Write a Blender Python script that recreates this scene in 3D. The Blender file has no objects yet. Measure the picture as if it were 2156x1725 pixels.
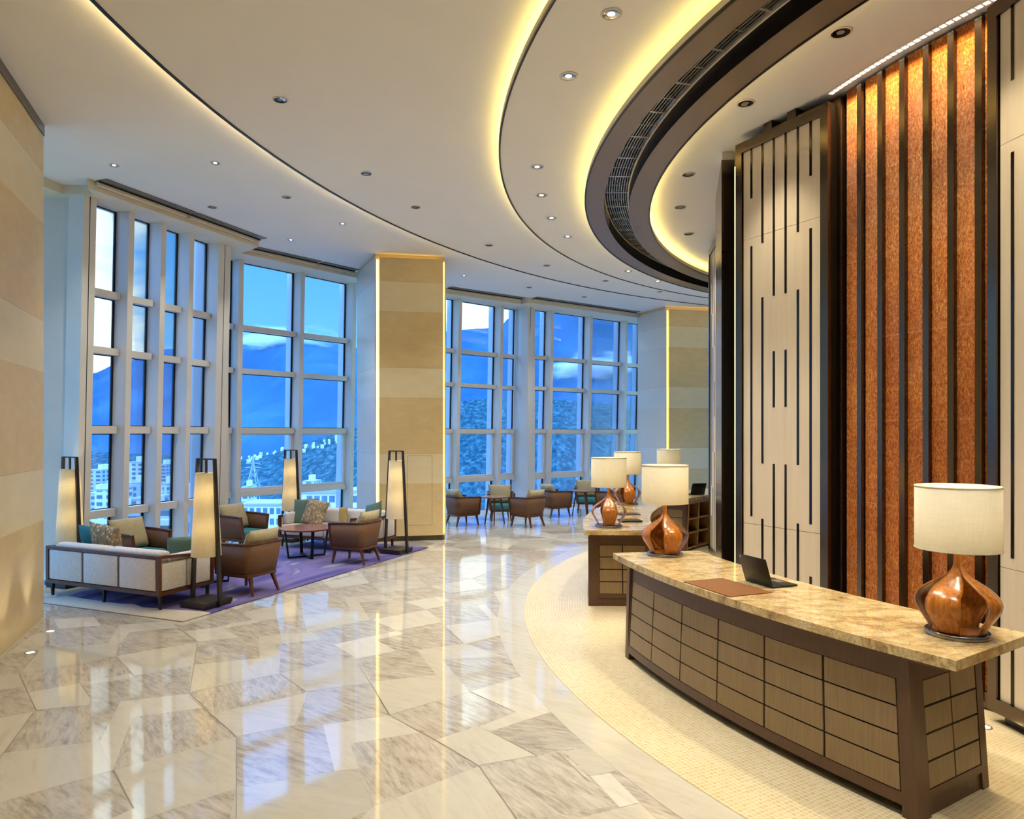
import bpy, bmesh, math, random
from mathutils import Vector, Matrix, noise
random.seed(7)
SC = bpy.context.scene
COL = SC.collection
PI = math.pi
R = math.radians

# ------------------------------------------------------------------ materials
def lin(c):
    return tuple((v/255/12.92 if v/255 <= .04045 else ((v/255+.055)/1.055)**2.4) for v in c)

class NT:
    """small wrapper to wire shader nodes"""
    def __init__(self, m):
        self.t = m.node_tree; self.n = self.t.nodes; self.l = self.t.links
    def add(self, kind, **kw):
        n = self.n.new('ShaderNode'+kind)
        for k, v in kw.items():
            if k in n.inputs.keys() if isinstance(k, str) else False:
                n.inputs[k].default_value = v
            else:
                setattr(n, k, v)
        return n
    def link(self, a, b): self.l.new(a, b)
    def val(self, n, i, v):
        if hasattr(v, 'is_output'): self.l.new(v, n.inputs[i])
        else: n.inputs[i].default_value = v
    def math(self, op, a, b=0.0, c=0.0):
        n = self.n.new('ShaderNodeMath'); n.operation = op
        self.val(n, 0, a); self.val(n, 1, b); self.val(n, 2, c)
        return n.outputs[0]
    def ramp(self, fac, stops, interp='LINEAR'):
        n = self.n.new('ShaderNodeValToRGB'); r = n.color_ramp; r.interpolation = interp
        while len(r.elements) < len(stops): r.elements.new(.5)
        for e, (p, c) in zip(r.elements, stops):
            e.position = p; e.color = (*c, 1) if len(c) == 3 else c
        self.l.new(fac, n.inputs[0]); return n.outputs[0]
    def mix(self, fac, a, b, mode='MIX'):
        n = self.n.new('ShaderNodeMix'); n.data_type = 'RGBA'; n.blend_type = mode
        self.val(n, 0, fac)
        for i, v in ((6, a), (7, b)):
            if hasattr(v, 'is_output'): self.l.new(v, n.inputs[i])
            else: n.inputs[i].default_value = (*v, 1) if len(v) == 3 else v
        return n.outputs[2]
    def noise(self, vec, scale, detail=4, rough=.55, dist=0.0):
        n = self.n.new('ShaderNodeTexNoise')
        n.inputs['Scale'].default_value = scale; n.inputs['Detail'].default_value = detail
        n.inputs['Roughness'].default_value = rough; n.inputs['Distortion'].default_value = dist
        if vec is not None: self.l.new(vec, n.inputs['Vector'])
        return n.outputs['Fac']
    def coord(self, which='Object'):
        n = self.n.new('ShaderNodeTexCoord'); return n.outputs[which]
    def mapping(self, vec, scale=(1,1,1), rot=(0,0,0), loc=(0,0,0)):
        n = self.n.new('ShaderNodeMapping')
        n.inputs['Scale'].default_value = scale; n.inputs['Rotation'].default_value = rot
        n.inputs['Location'].default_value = loc
        self.l.new(vec, n.inputs['Vector']); return n.outputs[0]
    def sep(self, vec):
        n = self.n.new('ShaderNodeSeparateXYZ'); self.l.new(vec, n.inputs[0]); return n.outputs
    def comb(self, x, y, z):
        n = self.n.new('ShaderNodeCombineXYZ')
        for i, v in enumerate((x, y, z)): self.val(n, i, v)
        return n.outputs[0]
    def bump(self, h, strength=.3, dist=.01):
        n = self.n.new('ShaderNodeBump'); n.inputs['Strength'].default_value = strength
        n.inputs['Distance'].default_value = dist; self.l.new(h, n.inputs['Height']); return n.outputs[0]

def base(name, col=(200,200,200), rough=.5, metal=0.0, ior=1.5, **kw):
    m = bpy.data.materials.new(name); m.use_nodes = True
    b = m.node_tree.nodes['Principled BSDF']
    b.inputs['Base Color'].default_value = (*lin(col), 1)
    b.inputs['Roughness'].default_value = rough
    b.inputs['Metallic'].default_value = metal
    b.inputs['IOR'].default_value = ior
    for k, v in kw.items(): b.inputs[k].default_value = v
    return m, NT(m), b

def plain(name, col, rough=.5, metal=0.0, var=.06, scale=6.0, bump=0.0, bscale=60.0, ior=1.5):
    """plain colour broken up by a soft noise"""
    m, t, b = base(name, col, rough, metal, ior)
    co = t.coord()
    f = t.noise(co, scale, 3)
    c = lin(col)
    t.link(t.ramp(f, [(.3, tuple(max(0, v*(1-var)) for v in c)), (.7, tuple(min(1, v*(1+var)) for v in c))]), b.inputs['Base Color'])
    if bump: t.link(t.bump(t.noise(co, bscale, 3), bump, .004), b.inputs['Normal'])
    return m

def emit(name, col, strength):
    m = bpy.data.materials.new(name); m.use_nodes = True
    t = NT(m); n = t.n
    n.remove(n['Principled BSDF'])
    e = n.new('ShaderNodeEmission'); e.inputs[0].default_value = (*col, 1); e.inputs[1].default_value = strength
    t.link(e.outputs[0], n['Material Output'].inputs[0])
    return m

def wood(name, c0, c1, rough=.35, axis='Z', fine=40.0, coarse=3.0, gloss_var=.0):
    m, t, b = base(name, c0, rough)
    co = t.coord()
    s = {'Z': (fine, fine, coarse), 'X': (coarse, fine, fine), 'Y': (fine, coarse, fine)}[axis]
    f = t.noise(t.mapping(co, s), 1.0, 5, .6, .3)
    t.link(t.ramp(f, [(.25, lin(c0)), (.75, lin(c1))]), b.inputs['Base Color'])
    t.link(t.bump(f, .08, .002), b.inputs['Normal'])
    return m

def linen(name, c, rough=.9, sc=220.0, var=.12, trans=0.0):
    m, t, b = base(name, c, rough)
    co = t.coord()
    f1 = t.noise(t.mapping(co, (1, 1, .12)), sc, 2); f2 = t.noise(t.mapping(co, (.12, .12, 1)), sc, 2)
    f = t.math('MULTIPLY', t.math('ADD', f1, f2), .5)
    cc = lin(c)
    t.link(t.ramp(f, [(.38, tuple(v*(1-var) for v in cc)), (.62, tuple(min(1, v*(1+var)) for v in cc))]), b.inputs['Base Color'])
    t.link(t.bump(f, .15, .002), b.inputs['Normal'])
    if trans:
        tr = t.n.new('ShaderNodeBsdfTranslucent'); tr.inputs[0].default_value = (*cc, 1)
        mx = t.n.new('ShaderNodeMixShader'); mx.inputs[0].default_value = trans
        t.link(b.outputs[0], mx.inputs[1]); t.link(tr.outputs[0], mx.inputs[2])
        t.link(mx.outputs[0], t.n['Material Output'].inputs[0])
    return m

M = {}
M['ceiling'] = plain('white ceiling paint', (234,230,222), .85, var=.015, scale=1.2)
M['cornice'] = plain('warm white plaster', (228,216,190), .8, var=.02)
M['black_trim'] = plain('black metal trim', (22,20,18), .4, .3)
M['facade_paint'] = plain('pale facade paint', (230,228,222), .45, var=.02, scale=3)
M['fin_paint'] = plain('grey outdoor fin paint', (196,206,216), .5, var=.03)
M['gasket'] = plain('black gasket rubber', (10,10,16), .5)
M['bronze'] = plain('dark bronze metal', (104,92,78), .2, .95, var=.05, scale=2)
M['bronze_dark'] = plain('blackened bronze', (34,28,22), .38, .55, var=.08, scale=2)
M['bronze_soffit'] = plain('bronze painted soffit', (122,104,84), .4, .25, var=.03, scale=2)
M['steel'] = plain('brushed grille steel', (190,182,168), .35, .7, var=.05)
M['inlay'] = plain('polished dark bronze inlay', (58,52,48), .14, .9, var=.05)
M['grey_metal'] = plain('grey diffuser metal', (120,112,100), .5, .2)
M['black_plastic'] = plain('black laptop shell', (20,19,19), .4, var=.1)
M['leather_brown'] = plain('brown leather', (126,80,42), .5, var=.05, bump=.1, bscale=200)
M['teal'] = linen('teal upholstery', (52,120,124), .9, 120)
M['sage'] = linen('sage green velvet', (92,118,104), .85, 120)
M['gold'] = linen('golden pillow cloth', (178,150,96), .85, 120)
M['olive'] = linen('olive beige velvet', (178,166,130), .85, 90)
M['sofa_white'] = linen('oatmeal sofa fabric', (228,221,212), .9, 160)
M['walnut'] = wood('walnut frame', (72,38,20), (112,62,34), .38, 'X', 14, 14)
M['walnut_leg'] = wood('walnut leg', (78,40,20), (120,66,34), .38, 'Z', 40, 3)
M['dark_wood'] = wood('dark stained lamp wood', (30,24,22), (50,40,34), .4, 'Z', 40, 3)
M['table_top'] = wood('reddish table veneer', (120,66,38), (160,92,54), .22, 'X', 20, 3)
M['black_metal'] = plain('matt black steel', (22,21,22), .45, .4)
M['weave'] = linen('brown woven back', (106,70,38), .6, 260, .25)
M['lampshade'] = linen('cream linen shade', (238,230,206), .9, 90, .05, trans=.38)
M['floor_shade'] = linen('parchment floor lamp shade', (244,234,208), .9, 90, .08, trans=.5)
M['frame_wood'] = wood('brown desk frame', (82,56,38), (98,69,47), .4, 'Z', 60, 4)
M['panel_wood'] = wood('smoked oak panel', (126,104,72), (150,126,90), .42, 'Z', 70, 3)
M['groove'] = plain('dark groove', (26,18,14), .7)
M['shelf_wood'] = wood('light oak shelf', (160,122,66), (186,146,84), .5, 'X', 30, 4)
M['plinth'] = plain('grey kick plate', (120,116,112), .45, .3)
M['lamp_wood'] = wood('bent orange walnut', (124,66,18), (208,130,48), .2, 'Z', 60, 2.5)
M['petal_edge'] = plain('pale sanded veneer edge', (176,138,112), .4)
M['lamp_base'] = plain('gunmetal lamp base', (158,154,152), .2, .95)
M['beige_board'] = wood('sycamore veneer board', (216,200,174), (226,212,188), .45, 'Z', 24, 1.0)
M['chrome'] = plain('polished reflector', (190,182,170), .12, 1.0)
M['white_trim'] = plain('white lamp ring', (226,214,192), .5)
M['led'] = emit('warm cove strip', (1.0, .77, .20), 19.0)
M['led_bright'] = emit('bright cove strip', (1.0, .76, .34), 75.0)
M['led_mid'] = emit('inner cove strip', (1.0, .77, .24), 36.0)
M['led_soft'] = emit('warm slot strip', (1.0, .70, .20), 5.0)
M['bulb'] = emit('warm bulb', (1.0, .82, .5), 14.0)
M['bulb_dim'] = emit('recessed lamp face', (1.0, .85, .6), .12)
M['led_white'] = emit('white linear lamp', (1.0, .93, .78), 2.2)
M['core_dark'] = plain('dark core lining', (40,34,28), .7)

def marble(name, stops, vein, bright=1.0):
    m, t, b = base(name, (220,210,190), .055, 0, 1.55)
    co = t.coord()
    at = t.n.new('ShaderNodeAttribute'); at.attribute_name = 'tile'
    off = t.math('MULTIPLY', at.outputs['Fac'], 37.0)
    s = t.sep(co)
    rot = t.n.new('ShaderNodeVectorRotate'); rot.rotation_type = 'Z_AXIS'
    t.link(co, rot.inputs['Vector']); t.link(t.math('MULTIPLY_ADD', at.outputs['Fac'], .9, .25), rot.inputs['Angle'])
    sc = t.mapping(rot.outputs[0], (.95, 4.4, 1))
    cb = t.n.new('ShaderNodeVectorMath'); cb.operation = 'ADD'
    t.link(sc, cb.inputs[0]); t.link(t.comb(off, off, 0.0), cb.inputs[1])
    f = t.noise(cb.outputs[0], 1.5, 9, .70, 1.0)
    g = t.noise(cb.outputs[0], 6.0, 6, .7, .4)
    f = t.math('ADD', t.math('MULTIPLY', f, 1-vein), t.math('MULTIPLY', g, vein))
    c = t.ramp(f, stops)
    tone = t.math('ADD', t.math('MULTIPLY', at.outputs['Fac'], .16), .92)
    t.link(t.mix(1.0, c, t.comb(tone, tone, tone), 'MULTIPLY'), b.inputs['Base Color'])
    return m
M['marble_cream'] = marble('cream marble', [(.30, lin((186,178,158))), (.48, lin((206,199,180))), (.7, lin((216,209,190)))], .3)
M['marble_pale'] = marble('pale marble', [(.30, lin((198,190,172))), (.5, lin((216,209,191))), (.7, lin((224,217,200)))], .3)
M['marble_vein'] = marble('veined grey marble', [(.28, lin((128,119,106))), (.40, lin((166,156,140))), (.51, lin((194,185,168))), (.64, lin((212,204,188)))], .6)

M['joint'] = plain('grey marble joint', (140,130,116), .3)
def mosaic():
    m, t, b = base('honey mosaic', (225,205,150), .3)
    uv = t.coord('UV')
    br = t.n.new('ShaderNodeTexBrick'); br.offset = 0.0
    br.inputs['Scale'].default_value = 1.0
    br.inputs['Brick Width'].default_value = .032; br.inputs['Row Height'].default_value = .032
    br.inputs['Mortar Size'].default_value = .0034; br.inputs['Mortar Smooth'].default_value = .2
    br.inputs['Color1'].default_value = (*lin((224,206,162)), 1); br.inputs['Color2'].default_value = (*lin((206,180,128)), 1)
    br.inputs['Mortar'].default_value = (*lin((236,226,196)), 1)
    t.link(uv, br.inputs['Vector'])
    n = t.noise(uv, 1.3, 3)
    t.link(t.mix(.25, br.outputs['Color'], t.ramp(n, [(.3, lin((200,178,132))), (.7, lin((232,218,180)))])), b.inputs['Base Color'])
    t.link(t.bump(br.outputs['Fac'], .12, .002), b.inputs['Normal'])
    return m
M['mosaic'] = mosaic()

def counter_stone():
    m, t, b = base('golden breccia stone', (190,160,110), .1, 0, 1.5)
    co = t.coord()
    f = t.noise(t.mapping(co, (1.0, 1.7, 1.3), (0,0,.7)), 3.2, 9, .68, 1.6)
    c = t.ramp(f, [(.25, lin((112,94,80))), (.36, lin((166,134,92))), (.48, lin((206,178,122))), (.62, lin((224,204,158))), (.78, lin((176,152,122)))])
    g = t.noise(t.mapping(co, (1.4, 1.0, 1.0)), 6.0, 6, .75, 2.4)
    v = t.ramp(g, [(.47, (0,0,0)), (.5, (1,1,1)), (.53, (0,0,0))])
    t.link(t.mix(t.math('MULTIPLY', v, .6), c, lin((96,82,76))), b.inputs['Base Color'])
    return m
M['stone'] = counter_stone()

def limestone(name, tint=None):
    """pale limestone laid in wide and narrow courses"""
    m, t, b = base(name, (214,190,140), .38)
    co = t.coord(); z = t.sep(co)[2]
    k = t.math('FRACT', t.math('DIVIDE', t.math('SUBTRACT', z, 1.12-1.67), 1.67))
    band = t.math('LESS_THAN', k, .345)
    f = t.noise(t.mapping(co, (1, 1, 2.2)), 3.0, 7, .62, .4)
    a = t.ramp(f, [(.3, lin((222,194,138))), (.7, lin((232,208,156)))])
    c = t.ramp(f, [(.3, lin((236,218,174))), (.7, lin((242,227,188)))])
    if tint:
        a = t.mix(.65, a, lin(tint)); c = t.mix(.65, c, lin(tint))
    e = t.math('LESS_THAN', t.math('ABSOLUTE', t.math('SUBTRACT', k, .345)), .0022)
    t.link(t.mix(t.math('MULTIPLY', e, .4), t.mix(band, a, c), lin((140,118,84))), b.inputs['Base Color'])
    return m
M['limestone'] = limestone('banded limestone')
M['limestone_pale'] = limestone('pale banded limestone', (232,228,220))

def amber():
    m, t, b = base('amber resin panel', (170,84,26), .25, 0, 1.5)
    co = t.coord(); s = t.sep(co)
    f = t.noise(t.mapping(co, (1, 1, .45)), 72.0, 5, .72, .8)
    g = t.noise(t.mapping(co, (1, 1, .5)), 2.2, 3)
    h = t.noise(t.mapping(co, (1, 1, .4)), 95.0, 3, .7, .5)
    c = t.ramp(t.math('ADD', t.math('MULTIPLY', f, .8), t.math('MULTIPLY', g, .2)),
               [(.34, lin((116,48,14))), (.45, lin((186,94,28))), (.55, lin((220,128,44))), (.66, lin((252,190,90)))])
    k = t.math('FRACT', t.math('DIVIDE', s[2], .735))
    line = t.math('LESS_THAN', k, .012)
    t.link(t.mix(t.math('MULTIPLY', line, .5), c, lin((226,160,90))), b.inputs['Base Color'])
    t.link(t.bump(t.math('ADD', f, t.math('MULTIPLY', h, .6)), .9, .02), b.inputs['Normal'])
    return m
M['amber'] = amber()

def rug_mat():
    m, t, b = base('purple swirl rug', (120,100,170), .95)
    co = t.coord(); s = t.sep(co)
    w = t.noise(co, .9, 2, .5, .6)
    f = t.noise(t.mapping(co, (.9, .28, 1), (0, 0, .5)), 1.5, 3, .5, 1.2)
    c = t.ramp(f, [(.30, lin((56,54,110))), (.42, lin((90,82,142))), (.52, lin((122,110,162))), (.60, lin((106,96,152))), (.655, lin((176,186,156))), (.70, lin((104,92,164)))])
    # pale end strip with a wavy border, at the low-y end of the rug
    edge = t.math('LESS_THAN', t.math('ADD', s[1], t.math('MULTIPLY', w, .5)), .62)
    side = t.math('LESS_THAN', t.math('ADD', s[1], t.math('MULTIPLY', w, .9)), .78)
    c = t.mix(side, c, lin((70,70,128)))
    c = t.mix(edge, c, lin((206,196,176)))
    fine = t.noise(co, 150.0, 2)
    t.link(t.mix(.25, c, t.ramp(fine, [(.3, (0,0,0)), (.7, (1,1,1))]), 'OVERLAY'), b.inputs['Base Color'])
    t.link(t.bump(fine, .3, .004), b.inputs['Normal'])
    return m
M['rug'] = rug_mat()

def sprig():
    m, t, b = base('sprig patterned cloth', (150,125,90), .9)
    co = t.coord()
    v = t.n.new('ShaderNodeTexVoronoi'); v.feature = 'F1'; v.inputs['Scale'].default_value = 17.0
    t.link(t.mapping(co, (1.6, 1, 1), (0, .6, .6)), v.inputs['Vector'])
    f = t.noise(co, 40.0, 3, .6, 1.2)
    k = t.math('ADD', v.outputs['Distance'], t.math('MULTIPLY', f, .5))
    t.link(t.ramp(k, [(.46, lin((236,224,192))), (.54, lin((172,146,104))), (.8, lin((172,146,106))), (.97, lin((132,122,112)))]), b.inputs['Base Color'])
    return m
M['sprig'] = sprig()

def glass_mat():
    m = bpy.data.materials.new('window glass'); m.use_nodes = True
    t = NT(m); t.n.remove(t.n['Principled BSDF'])
    tr = t.n.new('ShaderNodeBsdfTransparent'); tr.inputs[0].default_value = (.93, .97, 1, 1)
    gl = t.n.new('ShaderNodeBsdfGlossy'); gl.inputs['Roughness'].default_value = .0
    fr = t.n.new('ShaderNodeFresnel'); fr.inputs[0].default_value = 1.45
    mx = t.n.new('ShaderNodeMixShader')
    t.link(t.math('MULTIPLY', fr.outputs[0], .55), mx.inputs[0]); t.link(tr.outputs[0], mx.inputs[1]); t.link(gl.outputs[0], mx.inputs[2])
    t.link(mx.outputs[0], t.n['Material Output'].inputs[0])
    return m
M['glass'] = glass_mat()

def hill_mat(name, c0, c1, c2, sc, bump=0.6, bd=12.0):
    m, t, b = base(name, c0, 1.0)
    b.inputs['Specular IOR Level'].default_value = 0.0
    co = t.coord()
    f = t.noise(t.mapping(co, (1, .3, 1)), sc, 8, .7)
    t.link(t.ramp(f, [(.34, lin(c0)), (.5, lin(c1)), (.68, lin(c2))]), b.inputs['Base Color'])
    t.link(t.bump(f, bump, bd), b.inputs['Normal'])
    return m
M['mountain'] = hill_mat('haze tinted mountain', (45,86,112), (52,95,124), (68,112,142), .0022, .35, 60)  # distance haze is tinted into the base colour
M['forest'] = hill_mat('forest canopy', (28,60,72), (48,88,98), (96,138,140), .16, .6, 6)  # bluish base colour carries the haze of distance
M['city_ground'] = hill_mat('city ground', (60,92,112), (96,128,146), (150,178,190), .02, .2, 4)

def tower_mat(name, wall, win, fx, fz):
    m, t, b = base(name, wall, .7)
    co = t.coord(); s = t.sep(co)
    u = t.math('FRACT', t.math('MULTIPLY', t.math('ADD', s[0], s[1]), fx)); w = t.math('FRACT', t.math('MULTIPLY', s[2], fz))
    k = t.math('MULTIPLY', t.math('LESS_THAN', t.math('ABSOLUTE', t.math('SUBTRACT', u, .5)), .3), t.math('LESS_THAN', t.math('ABSOLUTE', t.math('SUBTRACT', w, .5)), .27))
    t.link(t.mix(k, lin(wall), lin(win)), b.inputs['Base Color'])
    return m
M['tower_white'] = tower_mat('white tower with window grid', (226,230,230), (92,120,140), .22, .31)
M['tower_pale'] = tower_mat('pale tower with window grid', (186,204,212), (84,112,132), .16, .3)
M['roof_grey'] = plain('flat roof', (170,180,184), .8)
M['white_render'] = plain('white render', (240,240,236), .7)
M['pink_tile'] = plain('pink roof tile', (214,150,140), .8)
M['slab_white'] = plain('balcony slab white', (226,226,222), .7)
M['pylon'] = plain('pale pylon steel', (190,205,215), .6)
K_SPOT, K_LAMP, K_WASH, K_SKY = 0.36, 1.15, 0.5, 1.5
# ------------------------------------------------------------------ mesh helpers
def nb(): return bmesh.new()

def add_face(bm, pts, mi=0, smooth=False):
    f = bm.faces.new([bm.verts.new(p) for p in pts]); f.material_index = mi; f.smooth = smooth
    return f

def add_hex(bm, q, mi=0):
    """eight corners: bottom loop 0-3, top loop 4-7"""
    v = [bm.verts.new(p) for p in q]
    for a in ((3,2,1,0), (4,5,6,7), (0,1,5,4), (1,2,6,5), (2,3,7,6), (3,0,4,7)):
        f = bm.faces.new([v[i] for i in a]); f.material_index = mi

def add_box(bm, c, s, rz=0.0, mi=0):
    ca, sa = math.cos(rz), math.sin(rz)
    q = []
    for z in (-.5, .5):
        for x, y in ((-.5,-.5), (.5,-.5), (.5,.5), (-.5,.5)):
            X, Y = x*s[0], y*s[1]
            q.append((c[0]+X*ca-Y*sa, c[1]+X*sa+Y*ca, c[2]+z*s[2]))
    add_hex(bm, q, mi)

def add_span(bm, x0, x1, y0, y1, z0, z1, mi=0):
    add_box(bm, ((x0+x1)/2, (y0+y1)/2, (z0+z1)/2), (x1-x0, y1-y0, z1-z0), 0, mi)

def add_prism(bm, pts, z0, z1, mi=0):
    n = len(pts)
    a = [bm.verts.new((x, y, z0)) for x, y in pts]; b = [bm.verts.new((x, y, z1)) for x, y in pts]
    bm.faces.new(a[::-1]).material_index = mi; bm.faces.new(b).material_index = mi
    for i in range(n):
        bm.faces.new((a[i], a[(i+1) % n], b[(i+1) % n], b[i])).material_index = mi

def add_beam(bm, p, q, w, h, side=None, w1=None, h1=None, mi=0):
    """tapering square bar from p to q; side = direction of its width"""
    p, q = Vector(p), Vector(q); d = (q-p).normalized()
    s = Vector(side) if side is not None else (Vector((0,0,1)).cross(d) if abs(d.z) < .95 else Vector((1,0,0)))
    s = (s-d*s.dot(d)).normalized(); u = d.cross(s)
    w1 = w if w1 is None else w1; h1 = h if h1 is None else h1
    o = []
    for c, a, b in ((p, w, h), (q, w1, h1)):
        for x, y in ((-.5,-.5), (.5,-.5), (.5,.5), (-.5,.5)):
            o.append(c+s*(x*a)+u*(y*b))
    add_hex(bm, o, mi)

def add_lathe(bm, prof, n=32, c=(0,0), cap0=True, cap1=True, mi=0, smooth=True, sx=1.0, sy=1.0):
    rings = []
    for r, z in prof:
        rings.append([bm.verts.new((c[0]+sx*r*math.cos(2*PI*i/n), c[1]+sy*r*math.sin(2*PI*i/n), z)) for i in range(n)])
    for a, b in zip(rings, rings[1:]):
        for i in range(n):
            f = bm.faces.new((a[i], a[(i+1) % n], b[(i+1) % n], b[i])); f.smooth = smooth; f.material_index = mi
    if cap0: bm.faces.new(rings[0][::-1]).material_index = mi
    if cap1: bm.faces.new(rings[-1]).material_index = mi

def add_sweep(bm, c, prof, a0, a1, n=48, closed=True, mi=0, smooth=False):
    """sweep a (radius, height) outline round centre c from a0 to a1 degrees"""
    full = abs(abs(a1-a0)-360) < 1e-6
    rings = []
    for k in range(n if full else n+1):
        a = R(a0+(a1-a0)*k/n); ca, sa = math.cos(a), math.sin(a)
        rings.append([bm.verts.new((c[0]+r*ca, c[1]+r*sa, z)) for r, z in prof])
    m = len(prof)
    pairs = list(zip(rings, rings[1:])) + ([(rings[-1], rings[0])] if full else [])
    for A, B in pairs:
        for i in range(m if closed else m-1):
            j = (i+1) % m
            f = bm.faces.new((A[i], A[j], B[j], B[i])); f.material_index = mi; f.smooth = smooth
    if closed and not full:
        bm.faces.new(rings[0]).material_index = mi; bm.faces.new(rings[-1][::-1]).material_index = mi

def add_tube(bm, pts, r, n=8, mi=0):
    pts = [Vector(p) for p in pts]; rings = []
    for i, p in enumerate(pts):
        d = (pts[min(i+1, len(pts)-1)]-pts[max(i-1, 0)]).normalized()
        s = d.orthogonal().normalized(); u = d.cross(s)
        rr = r[i] if isinstance(r, (list, tuple)) else r
        rings.append([bm.verts.new(p+(s*math.cos(2*PI*k/n)+u*math.sin(2*PI*k/n))*rr) for k in range(n)])
    for a, b in zip(rings, rings[1:]):
        for k in range(n):
            f = bm.faces.new((a[k], a[(k+1) % n], b[(k+1) % n], b[k])); f.smooth = True; f.material_index = mi
    bm.faces.new(rings[0][::-1]); bm.faces.new(rings[-1])

def add_pillow(bm, w, h, t, mat=None, n=12, p=3.2, mi=0):
    """soft cushion w x h x t, centred; face normal along +y before mat"""
    mat = mat or Matrix()
    def pt(i, j, s):
        u, v = -1+2*i/n, -1+2*j/n
        k = max(0, (1-abs(u)**p)*(1-abs(v)**p))**.5
        pinch = 1-.05*(1-abs(u))*0-.06*(abs(u)**2)*(1-abs(v)**2)*0
        x = u*w/2*(1-.05*(1-v*v)*0+.0) ; z = v*h/2
        x *= 1-.045*(1-abs(v)**2)*0+.03*(abs(v)**4); z *= 1+.03*(abs(u)**4)
        return mat @ Vector((x*pinch, s*t/2*k, z))
    g = {}
    for s in (-1, 1):
        for i in range(n+1):
            for j in range(n+1):
                if s == 1 and (i in (0, n) or j in (0, n)): g[s,i,j] = g[-1,i,j]
                else: g[s,i,j] = bm.verts.new(pt(i, j, s))
    for s in (-1, 1):
        for i in range(n):
            for j in range(n):
                q = [g[s,i,j], g[s,i+1,j], g[s,i+1,j+1], g[s,i,j+1]]
                f = bm.faces.new(q if s == -1 else q[::-1]); f.smooth = True; f.material_index = mi

def soft_box(bm, x0, x1, y0, y1, z0, z1, r=.03, n=3, mi=0):
    """box with rounded edges"""
    b2 = bmesh.new(); add_span(b2, x0, x1, y0, y1, z0, z1, mi)
    bmesh.ops.bevel(b2, geom=list(b2.edges), offset=r, segments=n, profile=.5, affect='EDGES')
    me = bpy.data.meshes.new('tmp'); b2.to_mesh(me); b2.free()
    k = len(bm.faces); bm.from_mesh(me); bpy.data.meshes.remove(me)
    bm.faces.ensure_lookup_table()
    for f in bm.faces[k:]: f.smooth = True; f.material_index = mi

def finish(name, bm, mats, parent=None, bevel=0.0, seg=1, world=False, mat_world=None, fix=True, attr=None):
    """link bm as ONE mesh object"""
    if bevel: bmesh.ops.bevel(bm, geom=[e for e in bm.edges if e.calc_face_angle(0) > .6], offset=bevel, segments=seg, profile=.5, affect='EDGES')
    if fix: bmesh.ops.recalc_face_normals(bm, faces=bm.faces)
    me = bpy.data.meshes.new(name); bm.to_mesh(me); bm.free()
    for m in (mats if isinstance(mats, (list, tuple)) else [mats]): me.materials.append(m)
    o = bpy.data.objects.new(name, me); COL.objects.link(o)
    if parent:
        o.parent = parent
        if world: o.matrix_parent_inverse = parent.matrix_basis.inverted()
    return o

def tag(o, label=None, cat=None, group=None, kind=None):
    if label: o['label'] = label
    if cat: o['category'] = cat
    if group: o['group'] = group
    if kind: o['kind'] = kind
    return o

def thing(name, label, cat, loc=(0,0,0), rz=0.0, group=None):
    o = bpy.data.objects.new(name, None); COL.objects.link(o)
    o.empty_display_size = .1
    o.location = loc; o.rotation_euler = (0, 0, rz)
    o.matrix_basis  # keep transform explicit
    return tag(o, label, cat, group)

def struct(name, bm, mats, label=None, **kw):
    o = finish(name, bm, mats, **kw)
    if o.parent is None: tag(o, label, name.split('_')[0] if label else None, kind='structure')
    return o

def group_struct(name, label, cat, loc=(0,0,0)):
    o = bpy.data.objects.new(name, None); COL.objects.link(o); o.location = loc
    return tag(o, label, cat, kind='structure')

def dup(o, parent=None):
    c = o.copy(); COL.objects.link(c)
    if parent: c.parent = parent; c.matrix_parent_inverse = o.matrix_parent_inverse
    for ch in list(o.children): dup(ch, c)
    return c

def place(o, loc, rz, label, group=None, first=False):
    c = o if first else dup(o)
    c.location = loc; c.rotation_euler = (0, 0, rz); c['label'] = label
    if group: c['group'] = group
    return c

C0 = (9.2, 8.2)                       # centre the desks and the core wall curve round
def pol(r, a, c=C0): return (c[0]+r*math.cos(R(a)), c[1]+r*math.sin(R(a)))

# camera frame in photo pixels, used only to read positions off the photograph
FPX, CX, VY, HC = 1500.0, 1078.0, 912.0, 2.1
def at_z(px, py, z):
    y = (HC-z)*FPX/(py-VY); return ((px-CX)*y/FPX, y)

# ------------------------------------------------------------------ camera
cam = bpy.data.cameras.new('camera'); cam.lens = 36*FPX/2156; cam.sensor_width = 36; cam.sensor_fit = 'HORIZONTAL'
cam.shift_y = (VY-862.5)/2156; cam.clip_end = 30000; cam.clip_start = .05
co = bpy.data.objects.new('camera', cam); COL.objects.link(co)
co.location = (0, 0, HC); co.rotation_euler = (PI/2, 0, 0)
SC.camera = co
SC.view_settings.view_transform = 'Standard'; SC.view_settings.look = 'None'
SC.view_settings.gamma = 1; SC.view_settings.use_curve_mapping = False
SC.view_settings.exposure = 0.08

# ------------------------------------------------------------------ facade lines (mullion fronts at soffit height)
ZS, ZC = 5.45, 5.58                   # window head, perimeter ceiling
BAYS = {
 1: [(-5.96,10.15), (-5.75,10.78), (-5.55,11.37), (-5.36,11.94), (-5.14,12.58)],
 2: [(-5.62,13.21), (-5.21,13.73), (-4.34,14.82), (-3.50,15.90)],
 3: [(-2.35,16.79), (-1.28,17.78), (-.25,18.73), (.28,19.22)],
 4: [(.50,19.02), (1.12,19.50), (2.28,20.40), (3.44,21.30), (4.10,21.81)],
}
def bay_frame(k):
    p = BAYS[k]; d = Vector((p[-1][0]-p[0][0], p[-1][1]-p[0][1])).normalized()
    n = Vector((d.y, -d.x))           # towards the room
    return d, n

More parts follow.
